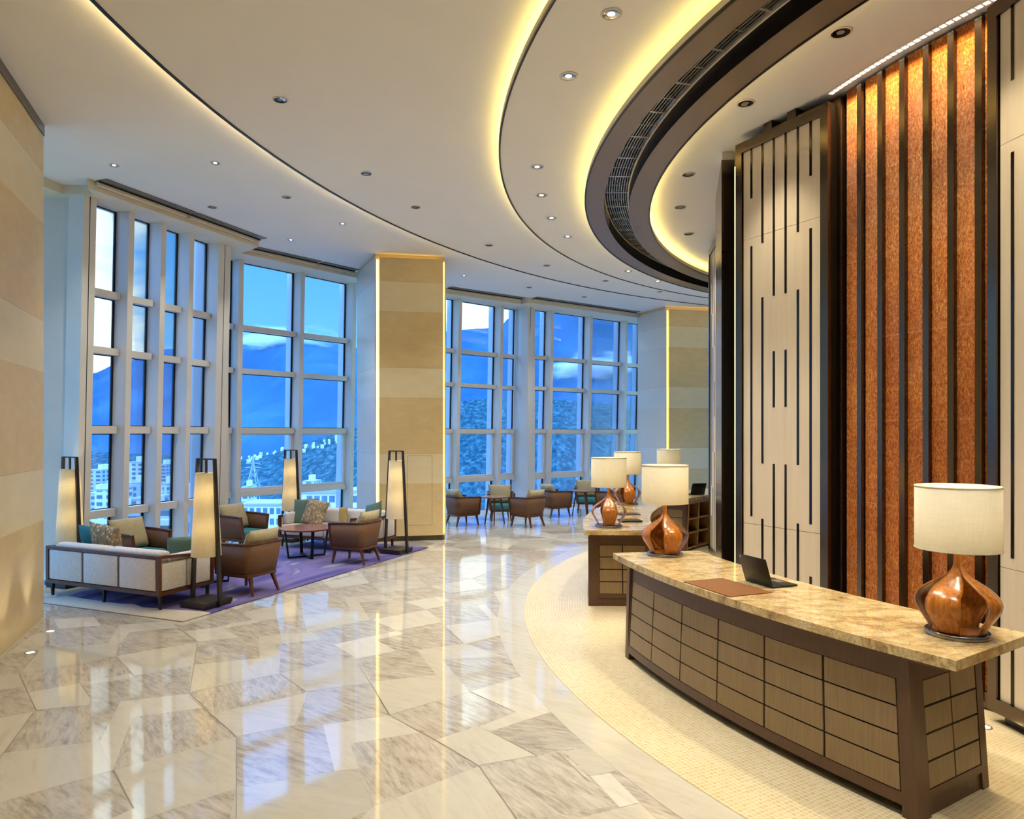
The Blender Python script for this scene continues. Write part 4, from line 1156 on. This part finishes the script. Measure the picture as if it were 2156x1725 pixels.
def make_armchair():
    t = thing('armchair', 'armchair', 'armchair', (0,0,0), 0, 'brown tub armchairs')
    W, D = .34, .33                                # half width, half depth
    def path(s, k):                                # s -1..1 round the back; k 0 bottom .. 1 top
        sc = .81+.19*k
        fy = .30+.0*k
        a = abs(s); sg = 1 if s > 0 else -1
        if a > .62:                                # straight arms
            u = (a-.62)/.38; return (sg*W*sc*(1-.02*u), -.10+(fy+.10)*u)
        th = a/.62*PI/2
        e = .54
        x = W*sc*(math.sin(th)**e); y = -.10-(D-.10+.03*k)*sc*(math.cos(th)**e)
        return (sg*x, y)
    def top(s): a = abs(s); return .655+.03*(1-a)**.5 if a > .0 else .685
    n = 44
    def shell(bm, th0, th1, z0f, z1f, mi=0, smooth=True):
        rows = []
        for i in range(n+1):
            s = -1+2*i/n
            q = []
            for (zz, k) in ((z0f(s), None), (z1f(s), None)):
                kk = (zz-.25)/.43
                x, y = path(s, kk)
                # inward normal from neighbours
                xa, ya = path(max(-1, s-.03), kk); xb, yb = path(min(1, s+.03), kk)
                d = Vector((xb-xa, yb-ya)).normalized(); nn = Vector((-d.y, d.x))
                if nn.dot(Vector((-x, .05-y))) < 0: nn = -nn
                q.append((x+nn.x*th0, y+nn.y*th0, zz)); q.append((x+nn.x*th1, y+nn.y*th1, zz))
            rows.append([bm.verts.new(v) for v in q])
        for a, b in zip(rows, rows[1:]):
            for i0, i1 in ((0,2), (2,3), (3,1), (1,0)):
                f = bm.faces.new((a[i0], a[i1], b[i1], b[i0])); f.smooth = smooth; f.material_index = mi
        for a in (rows[0], rows[-1]): bm.faces.new((a[0], a[2], a[3], a[1]))
    bm = nb(); shell(bm, .006, .034, lambda s: .27, lambda s: top(s)-.022); finish('back_shell', bm, M['weave'], t)
    bm = nb(); shell(bm, .0, .040, lambda s: top(s)-.022, top, smooth=False); finish('top_rail', bm, M['walnut'], t)
    bm = nb(); shell(bm, .0, .040, lambda s: .245, lambda s: .272, smooth=False); finish('seat_rail', bm, M['walnut'], t)
    for sg in (-1, 1):
        bm = nb(); a, b = path(sg, 0), path(sg, 1)
        add_beam(bm, (a[0]-sg*.02, a[1]+.0, .246), (b[0]-sg*.02, b[1]+.0, .655), .044, .022, (1,0,0)); finish('arm_post', bm, M['walnut_leg'], t)
    bm = nb(); add_span(bm, -.25, .25, -.24, .29, .225, .262); finish('seat_frame', bm, M['walnut'], t)
    bm = nb(); soft_box(bm, -.245, .245, -.25, .31, .264, .40, .04, 3); finish('seat_cushion', bm, M['teal'], t)
    bm = nb(); A = Matrix.Translation((0, -.185, .615)) @ Matrix.Rotation(R(21), 4, 'X')
    add_pillow(bm, .54, .46, .18, A); c = finish('back_cushion', bm, M['olive'], t)
    for x, y, fx, fy in ((-.21,.25,-.235,.29), (.21,.25,.235,.29), (-.19,-.22,-.225,-.30), (.19,-.22,.225,-.30)):
        bm = nb(); add_beam(bm, (fx,fy,0), (x,y,.235), .024, .024, (1,0,0), .042, .042); finish('leg', bm, M['walnut_leg'], t)
    return t
chair = make_armchair()
def face(dx, dy): return math.atan2(dy, dx)-PI/2
place(chair, (-3.47, 9.39, RUGZ), face(-.90,.43), 'armchair on the rug, back towards us, beside the near floor lamp', first=True)
for (x, y, z, fx, fy, l) in (
    (-2.52, 11.52, RUGZ, -.93, .36, 'armchair on the rug, back towards us, in front of the far sofa'),
    (-4.72, 12.45, RUGZ, .90, -.43, 'armchair by the wide window, turned towards the round coffee table'),
    (-5.42, 10.32, RUGZ, .90, -.43, 'armchair by the first window behind the sofa seen from behind'),
    (-1.14, 16.24, 0, .78, .62, 'left armchair with its back to us at the nearer cafe table'),
    (.36, 16.08, 0, -.72, .69, 'right armchair with its back to us at the nearer cafe table'),
    (-.28, 17.22, 0, .1, -1, 'armchair facing us behind the nearer cafe table'),
    (1.08, 17.86, 0, .85, .52, 'left armchair with its back to us at the farther cafe table'),
    (1.98, 18.95, 0, -.05, -1, 'armchair facing us behind the farther cafe table'),
    (2.50, 17.70, 0, -.72, .69, 'armchair at the farther cafe table mostly hidden by a table lamp')):
    place(chair, (x, y, z), face(fx, fy), l)

def make_coffee_table():
    t = thing('coffee_table', 'coffee table', 'coffee table', (0,0,RUGZ), 0, 'round coffee tables on the rug')
    bm = nb(); add_lathe(bm, [(.41,.462), (.44,.474), (.44,.492), (.434,.497)], 56); finish('table_top', bm, M['table_top'], t)
    for k in range(4):
        a = k*PI/2+R(32); ca, sa = math.cos(a), math.sin(a)
        bm = nb(); add_beam(bm, (.30*ca,.30*sa,.0), (.36*ca,.36*sa,.462), .05, .022, (-sa,ca,0)); finish('leg', bm, M['black_metal'], t)
    for k in range(2):
        a = k*PI/2+R(32); ca, sa = math.cos(a), math.sin(a)
        bm = nb(); add_beam(bm, (-.30*ca,-.30*sa,.014+.004*k), (.30*ca,.30*sa,.014+.004*k), .045, .022, (-sa,ca,0)); finish('foot_bar', bm, M['black_metal'], t)
    return t
ct = make_coffee_table()
place(ct, (-3.46, 12.0, RUGZ), 0, 'round coffee table with reddish top in front of the far sofa', first=True)
place(ct, (-4.27, 9.90, RUGZ), R(-14), 'round coffee table hidden behind the near floor lamp, only one black leg showing')

def make_cafe_table():
    t = thing('cafe_table', 'cafe table', 'side table', (0,0,0), 0, 'small round cafe tables by the windows')
    bm = nb(); add_lathe(bm, [(.29,.622), (.315,.634), (.315,.646), (.31,.65)], 40); finish('table_top', bm, M['table_top'], t)
    for k in range(3):
        a = k*2*PI/3+R(-90); ca, sa = math.cos(a), math.sin(a)
        bm = nb(); add_beam(bm, (.26*ca,.26*sa,0), (.15*ca,.15*sa,.622), .022, .022, (-sa,ca,0), .05, .04); finish('leg', bm, M['walnut_leg'], t)
    bm = nb(); add_lathe(bm, [(.17,.60), (.17,.622)], 24); finish('collar', bm, M['walnut_leg'], t)
    return t
cf = make_cafe_table()
place(cf, (-.40, 16.30, 0), 0, 'small round table between the armchairs of the third window', first=True)
place(cf, (1.78, 18.02, 0), R(20), 'small round table between the armchairs of the fourth window')

def make_floor_lamp():
    t = thing('floor_lamp', 'floor lamp', 'floor lamp', (0,0,RUGZ), 0, 'lantern floor lamps round the rug')
    bm = nb(); add_span(bm, -.20, .20, -.20, .20, 0, .025); finish('foot', bm, M['dark_wood'], t)
    bm = nb(); add_span(bm, -.21, .21, -.21, .21, .025, .075); finish('base', bm, M['dark_wood'], t, bevel=.004)
    for s in (-1, 1):
        bm = nb(); add_beam(bm, (s*.225,0,.02), (s*.135,0,1.77), .036, .05, (1,0,0), .026, .04); finish('post', bm, M['dark_wood'], t)
    bm = nb(); add_span(bm, -.147, .147, -.016, .016, 1.757, 1.775); finish('top_bar', bm, M['dark_wood'], t)
    bm = nb(); add_span(bm, -.011, .011, -.011, .011, .60, 1.757); finish('centre_rod', bm, M['dark_wood'], t)
    bm = nb(); add_lathe(bm, [(.172,.60), (.122,1.60)], 40, cap0=False, cap1=False); add_lathe(bm, [(.169,.60), (.119,1.60)], 40, cap0=False, cap1=False)
    sh = finish('shade', bm, M['floor_shade'], t)
    bm = nb()
    for r, z in ((.172,.602), (.122,1.598)): add_lathe(bm, [(r-.004,z-.004), (r+.002,z-.004), (r+.002,z+.004), (r-.004,z+.004)], 40, cap0=False, cap1=False)
    finish('shade_rim', bm, M['lampshade'], sh)
    for z in (.86, 1.28):
        bm = nb(); add_lathe(bm, [(.016,z), (.034,z+.03), (.034,z+.06), (.016,z+.09)], 14); finish('bulb', bm, M['bulb'], t)
    return t
fl = make_floor_lamp()
rzl = math.atan2(-VD.y, -VD.x)
FLAMPS = []
for i, (x, y, l) in enumerate(((-3.70, 8.62, 'floor lamp on the rug corner nearest the viewer'), (-6.10, 9.83, 'floor lamp behind the left end of the sofa seen from behind'),
        (-4.30, 13.85, 'floor lamp by the window behind the far sofa'), (-2.02, 12.42, 'floor lamp at the right end of the far sofa, before the stone column'))):
    FLAMPS.append(place(fl, (x, y, RUGZ if i in (0,3) else 0), rzl, l, first=(i == 0)))

# ------------------------------------------------------------------ recessed spots
def make_downlight(lit):
    t = thing('downlight', 'downlight', 'downlight', (0,0,0), 0, 'recessed ceiling spots')
    bm = nb(); add_lathe(bm, [(.070,-.001), (.088,-.001), (.086,-.008), (.072,-.008)], 32, cap0=False, cap1=False)
    bm.faces.ensure_lookup_table(); finish('ring', bm, M['white_trim'], t)
    bm = nb(); add_lathe(bm, [(.071,-.006), (.062,-.0035), (.030,-.002)], 32, cap0=False, cap1=False); finish('reflector', bm, M['chrome'] if lit else M['bronze_dark'], t)
    bm = nb(); add_lathe(bm, [(.030,-.0030), (.0285,-.0034)], 20, cap0=False); finish('lamp_face', bm, M['bulb'] if lit else M['bulb_dim'], t)
    if not lit:
        bm = nb(); add_lathe(bm, [(.060,-.0042), (.032,-.0030)], 12, cap0=False, cap1=False)
        for f in list(bm.faces)[4:]: bm.faces.remove(f)
        finish('reflection_facet', bm, M['chrome'], t)
    return t
dl = {True: make_downlight(True), False: make_downlight(False)}
first = {True: True, False: True}
SPOTS = []
def spots(lst, z, lit, sc, labels):
    for i, (px, py) in enumerate(lst):
        x, y = at_z(px, py, z)
        o = place(dl[lit], (x, y, z), random.uniform(0, 6), labels(i), first=first[lit]); first[lit] = False
        o.scale = (sc, sc, 1); SPOTS.append((x, y, z, lit, sc))
ordw = ['nearest', 'second', 'third', 'fourth', 'fifth', 'sixth', 'seventh', 'eighth']
spots([(1770,68), (1570,217), (1449,367), (1432,436), (1450,492)], ZI, False, 1.0, lambda i: '%s dark recessed spot inside the bronze ring, counted from the viewer' % ordw[i])
spots([(1287,29), (1197,160), (1131,351), (1140,411), (1161,459), (1195,498), (1323,571), (1385,592)], ZR, True, .95, lambda i: '%s bright recessed spot outside the bronze ring, counted from the viewer' % ordw[i])
spots([(590,210), (771,365), (875,436), (1030,516), (1151,559), (1275,591), (1389,614)], ZM, False, .9, lambda i: '%s dark spot along the broad middle ceiling, counted from the viewer' % ordw[i])
spots([(240,348), (453,343), (721,471), (612,505), (977,580)], ZC, True, .72, lambda i: ['small bright spot over the white pier', 'small bright spot over the first window', 'small bright spot over the far sofa', 'small bright spot near the right air slot of the first window', 'small bright spot just right of the stone column'][i])
spots([(447,436), (603,415), (1114,605), (1230,625)], ZC, False, .85, lambda i: ['dark spot over the first window beside the air slot', 'dark spot between the outer cove and the first window', 'dark spot in front of the third window', 'dark spot in front of the fourth window'][i])

def spot_lamp(x, y, z, power, ang, blend=.6, col=(1,.95,.87), rad=.05, tgt=None, parent=None):
    L = bpy.data.lights.new('spot_lamp', 'SPOT'); L.energy = power; L.spot_size = R(ang); L.spot_blend = blend; L.color = col; L.shadow_soft_size = rad
    o = bpy.data.objects.new('spot_lamp', L); COL.objects.link(o); o.location = (x, y, z)
    if tgt is not None:
        o.rotation_euler = (Vector(tgt)-Vector((x, y, z))).to_track_quat('-Z', 'Y').to_euler()
    return o
for (x, y, z, lit, sc) in SPOTS:
    inner = z == ZI
    spot_lamp(x, y, z-.03, (430 if inner else 480 if z == ZR else 240)*K_SPOT, 78 if inner else 100, .9 if inner else .6, col=(1,.86,.60) if inner else (1,.95,.87))
# spots of the same kind over the viewer and along the unseen rest of the ring
for (x, y) in ((-1.5,1.5), (-3.8,2.6), (-.5,-2.0), (-4.0,-2.5), (1.2,2.6), (2.6,.4), (-6,-5), (2,-6)):
    o = place(dl[False], (x, y, ZM), 0, 'dark recessed spot overhead behind the viewer'); o['group'] = 'ceiling spots behind the viewer'
    spot_lamp(x, y, ZM-.03, 240*K_SPOT, 100)
for a in (208, 217):  # unseen spots added to brighten the mosaic
    x, y = pol(7.0, a); o = place(dl[False], (x, y, ZI), 0, 'added dark recessed spot overhead inside the bronze ring, out of view'); o['group'] = 'ceiling spots behind the viewer'
    spot_lamp(x, y, ZI-.03, 430*K_SPOT, 78, .9, col=(1,.86,.60))

for a in (203, 213, 222):  # more unseen spots, added for light on mosaic and desk fronts
    x, y = pol(9.6, a); o = place(dl[True], (x, y, ZR), 0, 'added bright recessed spot overhead outside the bronze ring, out of view'); o['group'] = 'ceiling spots behind the viewer'
    spot_lamp(x, y, ZR-.03, 480*K_SPOT, 100)
for (x, y) in ((5.7, 18.3), (6.3, 17.4)):  # two added spots, unseen from the camera, brighten the column front
    o = place(dl[True], (x, y, ZC), 0, 'added bright spot washing the far stone column, unseen behind the dark screens'); o['group'] = 'added spots before the far column'
    spot_lamp(x, y, ZC-.03, 620*K_SPOT, 95, .8, col=(1,.84,.58), tgt=(5.0, 19.7, 2.4))
# small uplights set in the floor
def floor_uplight(x, y, z, label):
    t = thing('floor_uplight', label, 'floor light', (x, y, z), 0, 'uplights set in the floor')
    bm = nb(); add_lathe(bm, [(.034,0), (.050,0), (.048,.004), (.036,.004)], 24, cap0=False, cap1=False); finish('ring', bm, M['steel'], t)
    bm = nb(); add_lathe(bm, [(.036,.0015), (.034,.0025)], 24, cap0=False); finish('lens', bm, M['bulb'], t)
ups = [(at_z(106, 1330, 0), 0.0, 'inground uplight at the foot of the limestone wall, the farther one'), (at_z(64, 1375, 0), 0.0, 'inground uplight at the foot of the limestone wall, the nearer one'), (at_z(2073, 1533, 0), .006, 'inground uplight on the mosaic behind the nearest desk')]
for (p, z, l) in ups: floor_uplight(p[0], p[1], z, l)
for (p, z, l) in ups[:2]:
    n_ = LW[3]; q = Vector(p)-n_*.16
    spot_lamp(p[0], p[1], .03, 36*K_SPOT, 60, .8, tgt=(q.x, q.y, 1.2), rad=.03)

# lamps inside the shades
def point(x, y, z, p, r=.035, col=(1,.92,.72)):
    L = bpy.data.lights.new('bulb_light', 'POINT'); L.energy = p; L.color = col; L.shadow_soft_size = r
    o = bpy.data.objects.new('bulb_light', L); COL.objects.link(o); o.location = (x, y, z); return o
for o in LAMPS: point(o.location.x, o.location.y, TOPZ+.76, 7*K_LAMP, .03)
for o in FLAMPS:
    for z in (.98, 1.40): point(o.location.x+.03, o.location.y-.03, o.location.z+z, 6*K_LAMP, .03)

# linear wash onto the amber wall: area lamps set in the ceiling slot
for k in range(7):
    a = 195.2+4.0*k; x, y = pol(6.372, a)
    L = bpy.data.lights.new('wash_lamp', 'AREA'); L.shape = 'RECTANGLE'; L.size = .42; L.size_y = .04; L.energy = 16*K_WASH; L.color = (1,.72,.38); L.spread = R(110)
    o = bpy.data.objects.new('wash_lamp', L); COL.objects.link(o); o.location = (x, y, ZI-.02)
    tx, ty = pol(6.22, a); o.rotation_euler = (Vector((tx, ty, 2.2))-Vector((x, y, ZI))).to_track_quat('-Z', 'Y').to_euler()
    o.rotation_euler = (0, 0, R(a+90))
# ------------------------------------------------------------------ the view: sky, mountains, wooded hill, town
def ridge(pts):
    def f(px):
        if px <= pts[0][0]: return pts[0][1]
        for (a, b), (c, d) in zip(pts, pts[1:]):
            if px <= c:
                t = (px-a)/(c-a); t = t*t*(3-2*t); return b+(d-b)*t
        return pts[-1][1]
    return f
far_ridge = ridge([(-900,880), (-100,850), (190,788), (270,760), (360,735), (450,738), (540,722), (610,700), (660,706), (700,716), (745,735), (850,712), (950,694), (1000,689), (1050,688), (1075,664), (1110,640), (1250,615), (1400,600), (1700,640), (2400,800)])
near_ridge = ridge([(-900,960), (100,950), (400,958), (500,968), (560,958), (640,932), (720,912), (760,900), (860,868), (960,846), (1060,836), (1180,842), (1300,850), (1500,850), (1800,890), (2400,930)])
def terrain(name, mat, ridge_px, dist, prof, px0, px1, npx, nd, amp, freq, label):
    """heights at ground distance; the crest reaches the photo's ridge elevation at dist"""
    bm = nb(); rows = []
    for i in range(npx+1):
        px = px0+(px1-px0)*i/npx; tx = (px-CX)/FPX
        h = HC+(VY-ridge_px(px))/FPX*dist
        row = []
        for j in range(nd+1):
            s = j/nd; f, zl = prof(s)
            y = dist*f; x = tx*y
            z = zl+(h-zl)*prof_h(s)
            k = noise.fractal(Vector((x*freq, y*freq, 3.1)), .9, 2.1, 6)
            z += amp*k*(min(1, 3*s)*(1 if s < .85 else max(.25, (1-s)/.15)))
            row.append(bm.verts.new((x, y, z)))
        rows.append(row)
    for a, b in zip(rows, rows[1:]):
        for j in range(nd):
            f = bm.faces.new((a[j], b[j], b[j+1], a[j+1])); f.smooth = True
    o = struct(name, bm, mat, label)
    return o
def prof_h(s): return s**1.15
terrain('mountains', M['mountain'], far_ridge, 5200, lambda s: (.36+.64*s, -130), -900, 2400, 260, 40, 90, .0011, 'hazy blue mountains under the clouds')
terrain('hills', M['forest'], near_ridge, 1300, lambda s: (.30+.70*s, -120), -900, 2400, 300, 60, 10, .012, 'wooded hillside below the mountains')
bm = nb(); add_face(bm, [(-4000,60,-125), (6000,60,-125), (6000,1600,-125), (-4000,1600,-125)])
struct('ground_town', bm, M['city_ground'], 'town ground far below the windows')

def tower(px0, px1, ytop, dist, depth, label, mat='tower_white', grp='distant town towers', cat='building', floors=None, balconies=0):
    x0, x1 = (px0-CX)/FPX*dist, (px1-CX)/FPX*dist
    zt = HC-(ytop-VY)/FPX*dist; zb = -126
    t = thing('tower_block', label, cat, ((x0+x1)/2, dist+depth/2, zb), 0, grp)
    w = (x1-x0)/2
    bm = nb(); add_span(bm, -w, w, -depth/2, depth/2, 0, zt-zb); finish('walls', bm, M[mat], t)
    bm = nb(); add_span(bm, -w*.98, w*.98, -depth*.49, depth*.49, zt-zb, zt-zb+depth*.03+.3); finish('roof', bm, M['roof_grey'], t)
    bm = nb(); add_span(bm, -w*.3, w*.35, -depth*.2, depth*.25, zt-zb+depth*.03+.3, zt-zb+depth*.15+1.5); finish('roof_house', bm, M['white_render'], t)
    for i in range(balconies):
        bm = nb(); z = zt-zb-2.2-i*3.3; add_span(bm, -w*1.08, w*1.08, -depth*.5-2.2, -depth*.5, z, z+.9); finish('balcony', bm, M['slab_white'], t)
    return t
tower(262, 303, 976, 520, 22, 'tallest pale tower seen through the second pane of the first window', 'tower_white')
tower(186, 214, 992, 600, 24, 'pale tower low in the first pane of the first window', 'tower_pale')
tower(199, 232, 1034, 330, 20, 'white block at the foot of the first pane of the first window', 'tower_white')
tower(178, 200, 1042, 400, 24, 'pale block half hidden by the left floor lamp', 'tower_pale')
tower(262, 300, 1020, 380, 18, 'shorter white tower in front of the tallest one', 'tower_pale')
tower(262, 312, 1056, 240, 20, 'flat white block low in the second pane of the first window', 'tower_white')
tower(329, 348, 980, 700, 24, 'slim pale tower at the edge of the third pane of the first window', 'tower_pale')
tower(331, 352, 1022, 420, 22, 'bright white slab in the third pane of the first window', 'tower_white')
tower(357, 376, 1036, 450, 26, 'pale tower beside the bright slab in the third pane', 'tower_pale')
tower(186, 240, 1092, 200, 18, 'white block below the lowest transom of the first pane', 'tower_white')
tower(262, 318, 1082, 190, 16, 'white block below the lowest transom of the second pane', 'tower_pale')
tower(328, 376, 1076, 120, 16, 'apartment block with long balconies below the third pane', 'tower_pale', balconies=14)
tower(392, 436, 1070, 260, 16, 'pale block low in the fourth pane of the first window', 'tower_pale')
# long white apartment house with a row of roof rooms under the second window
def apartment():
    D = 150.0
    X = lambda px: (px-CX)/FPX*D
    Z = lambda py: HC-(py-VY)/FPX*D
    t = thing('apartment_house', 'long white apartment house with square windows seen under the second window', 'building', (X(610), D, -126))
    def span(nm, a, b, yt, yb, d0, d1, m, par=t):
        bm = nb(); add_span(bm, X(a)-X(610), X(b)-X(610), d0, d1, Z(yb)+126, Z(yt)+126); return finish(nm, bm, M[m], par)
    span('walls', 505, 592, 1064, 3000, 0, 9, 'white_render'); span('walls', 588, 745, 1040, 3000, 2, 11, 'white_render')
    span('roof', 505, 592, 1060, 1064, -.4, 9.2, 'roof_grey'); span('roof', 586, 745, 1034, 1040, 1.6, 11.2, 'roof_grey')
    for i, a in enumerate(range(512, 588, 14)):
        for yt in (1070, 1092, 1114): span('window', a, a+9, yt, yt+13, -.06, .1, 'city_ground')
    for i, a in enumerate(range(640, 742, 16)):
        for yt in (1046, 1072, 1098): span('window', a, a+12, yt, yt+14, 1.92, 2.1, 'city_ground')
    span('awning', 655, 690, 1062, 1069, .6, 2.0, 'pink_tile')
    return t
apartment()
for (a, b, y, d, l) in ((508, 522, 1027, 400, 'white rooftop at the left of the second window'), (636, 662, 1016, 380, 'white rooftop on the hillside beside the far floor lamp')):
    tower(a, b, y, d, 14, l, 'white_render' if False else 'tower_white', 'roofs on the hillside')
# far houses on the hill crest: small white cubes with pitched tops
rnd = random.Random(4)
house_me = None
def hill_z(px, f):
    h = HC+(VY-near_ridge(px))/FPX*1300; return -120+(h+120)*prof_h((f-.30)/.70)
used = []
for i in range(150):
    if i < 115:
        px = rnd.uniform(500, 604); py = 968-(px-500)*.34+rnd.uniform(-14, 22)-6
    else:
        px = rnd.choice([rnd.uniform(640, 672), rnd.uniform(678, 694), rnd.uniform(700, 726)]); py = 950-(px-640)*.28+rnd.uniform(-10, 4)
    # find the distance on the slope where this pixel row meets the ground
    best = None
    for k in range(60):
        f = .5+.5*k/59; y = 1300*f; z = hill_z(px, f); e = abs((HC-(py-VY)/FPX*y)-z)
        if best is None or e < best[0]: best = (e, f, z, y)
    e, f, z, y = best
    hx = (px-CX)/FPX*y
    if any(abs(hx-a)+abs(y-b) < 11 for a, b in used): continue
    used.append((hx, y))
    if house_me is None:
        bm = nb(); add_span(bm, -5, 5, -4, 4, -8, 6); add_hex(bm, [(-5.4,-4.4,6),(5.4,-4.4,6),(5.4,4.4,6),(-5.4,4.4,6),(-5.4,-.2,8.5),(5.4,-.2,8.5),(5.4,.2,8.5),(-5.4,.2,8.5)])
        o = finish('hill_house', bm, M['white_render']); house_me = o.data
        tag(o, 'tiny white house among the trees of the hillside village', 'house', 'village houses on the hillside')
    else:
        o = bpy.data.objects.new('hill_house', house_me); COL.objects.link(o); tag(o, 'tiny white house among the trees of the hillside village', 'house', 'village houses on the hillside')
    o.location = ((px-CX)/FPX*y, y, z+2); o.rotation_euler = (0, 0, rnd.uniform(-.6, .6)); s = rnd.uniform(.2, .4); o.scale = (s*1.3, s, s)
# transmission pylon on the wooded slope
Y = 560.0; px = 533; zb = HC-(1022-VY)/FPX*Y; zt = HC-(962-VY)/FPX*Y; H = zt-zb
t = thing('pylon', 'pale lattice transmission pylon on the wooded slope', 'pylon', ((px-CX)/FPX*Y, Y, zb))
bm = nb(); w0, w1 = 3.6, .5
lv = [0, .25, .45, .62, .76, .88, 1.0]
def cor(k): 
    w = w0+(w1-w0)*min(1, k*1.35); return [(-w,-w,k*H), (w,-w,k*H), (w,w,k*H), (-w,w,k*H)]
for a, b in zip(lv, lv[1:]):
    A, B = cor(a), cor(b)
    for i in range(4):
        add_beam(bm, A[i], B[i], .32, .32); add_beam(bm, A[i], B[(i+1) % 4], .2, .2); add_beam(bm, A[(i+1) % 4], B[i], .2, .2)
finish('lattice', bm, M['pylon'], t)
for k, w in ((.62, 6.5), (.76, 5.4), (.89, 4.2)):
    bm = nb(); add_beam(bm, (-w,0,k*H), (w,0,k*H), .35, .35); add_beam(bm, (-w,0,k*H), (0,0,k*H+1.6), .2, .2); add_beam(bm, (w,0,k*H), (0,0,k*H+1.6), .2, .2); finish('cross_arm', bm, M['pylon'], t)
zg = hill_z(px, Y/1300)
bm = nb()
for x_, y_ in ((-w0,-w0), (w0,-w0), (w0,w0), (-w0,w0)): add_beam(bm, (x_,y_,min(-12, zg-zb-3)), (x_,y_,0), .5, .5)
finish('footing', bm, M['pylon'], t)

# cloud banks lying on the slopes: real volumes
def cloud(px, py, y, rx, ry, rz, dens, label, seed):
    x = (px-CX)/FPX*y; z = HC-(py-VY)/FPX*y
    m = bpy.data.materials.new('drifting cloud'); m.use_nodes = True
    t = NT(m); t.n.remove(t.n['Principled BSDF'])
    v = t.n.new('ShaderNodeVolumeScatter'); v.inputs['Color'].default_value = (.97, .98, 1, 1); v.inputs['Anisotropy'].default_value = .2
    co = t.coord()
    f = t.noise(t.mapping(co, (1.6, 1.2, 1.9), loc=(seed, 0, 0)), 1.3, 5, .62, .4)
    r = t.n.new('ShaderNodeVectorMath'); r.operation = 'LENGTH'; t.link(co, r.inputs[0])
    k = t.math('SUBTRACT', t.math('ADD', f, t.math('MULTIPLY', t.math('SUBTRACT', 1.0, r.outputs['Value']), .55)), .62)
    t.link(t.math('MULTIPLY', t.math('MAXIMUM', k, 0.0), dens), v.inputs['Density'])
    t.link(v.outputs[0], t.n['Material Output'].inputs['Volume'])
    bm = nb(); bmesh.ops.create_icosphere(bm, subdivisions=3, radius=1.0)
    o = finish('cloud', bm, m); o.location = (x, y, z); o.scale = (rx, ry, rz); tag(o, label, 'cloud', kind='stuff')
cloud(1262, 780, 3300, 300, 130, 110, .10, 'white cloud bank lying on the slope behind the fourth window', 2.0)
cloud(590, 712, 4550, 400, 180, 110, .04, 'thin cloud round the mountain top in the second window', 5.0)
# ------------------------------------------------------------------ evening sky with broken cloud
w = bpy.data.worlds.new('evening sky'); SC.world = w; w.use_nodes = True
t = NT(w); bg = t.n['Background']
dv = t.coord('Generated'); s = t.sep(dv)
el = s[2]
grad = t.ramp(t.math('ADD', t.math('MULTIPLY', el, .9), .1), [(.0, lin((150,205,240))), (.12, lin((112,190,246))), (.4, lin((64,150,240))), (.9, lin((40,110,215)))])
proj = t.n.new('ShaderNodeVectorMath'); proj.operation = 'DIVIDE'
den = t.math('ADD', t.math('ABSOLUTE', el), .22)
t.link(dv, proj.inputs[0]); t.link(t.comb(den, den, den), proj.inputs[1])
c1_ = t.noise(t.mapping(proj.outputs[0], (1.0, 1.0, 1.3), loc=(3.4, 1.2, 0)), 1.7, 4, .58, .5)
# cloud is thickest towards the left and in one gap near straight ahead
az = t.math('ARCTAN2', s[0], s[1])
def lobe(a0, wd, amp): 
    d_ = t.math('DIVIDE', t.math('SUBTRACT', az, a0), wd); return t.math('MULTIPLY', t.math('POWER', 2.718, t.math('MULTIPLY', t.math('MULTIPLY', d_, d_), -1.0)), amp)
m_ = t.math('ADD', t.math('ADD', c1_, lobe(-.525, .055, .30)), t.math('ADD', lobe(-.04, .07, .2), lobe(-.30, .14, -.10)))
cl = t.ramp(m_, [(.48, (0,0,0)), (.66, (1,1,1))])
cc = t.ramp(m_, [(.5, lin((150,205,240))), (.72, lin((236,250,250)))])
t.link(t.mix(cl, grad, cc), bg.inputs[0])
hi = t.n.new('ShaderNodeMapRange'); hi.interpolation_type = 'SMOOTHSTEP'
t.link(el, hi.inputs[0]); hi.inputs[1].default_value = .28; hi.inputs[2].default_value = .55
t.link(t.math('MULTIPLY', t.math('ADD', t.math('MULTIPLY', hi.outputs[0], 5.2), 1.0), K_SKY), bg.inputs[1])
SC.cycles.use_denoising = True; SC.cycles.use_light_tree = False; SC.cycles.volume_bounces = 2
SC.cycles.use_adaptive_sampling = True; SC.cycles.adaptive_threshold = .08; SC.cycles.adaptive_min_samples = 16
SC.cycles.max_bounces = 5; SC.cycles.diffuse_bounces = 3; SC.cycles.glossy_bounces = 3; SC.cycles.transmission_bounces = 3; SC.cycles.transparent_max_bounces = 16
SC.cycles.sample_clamp_indirect = 6.0; SC.cycles.caustics_reflective = False; SC.cycles.caustics_refractive = False
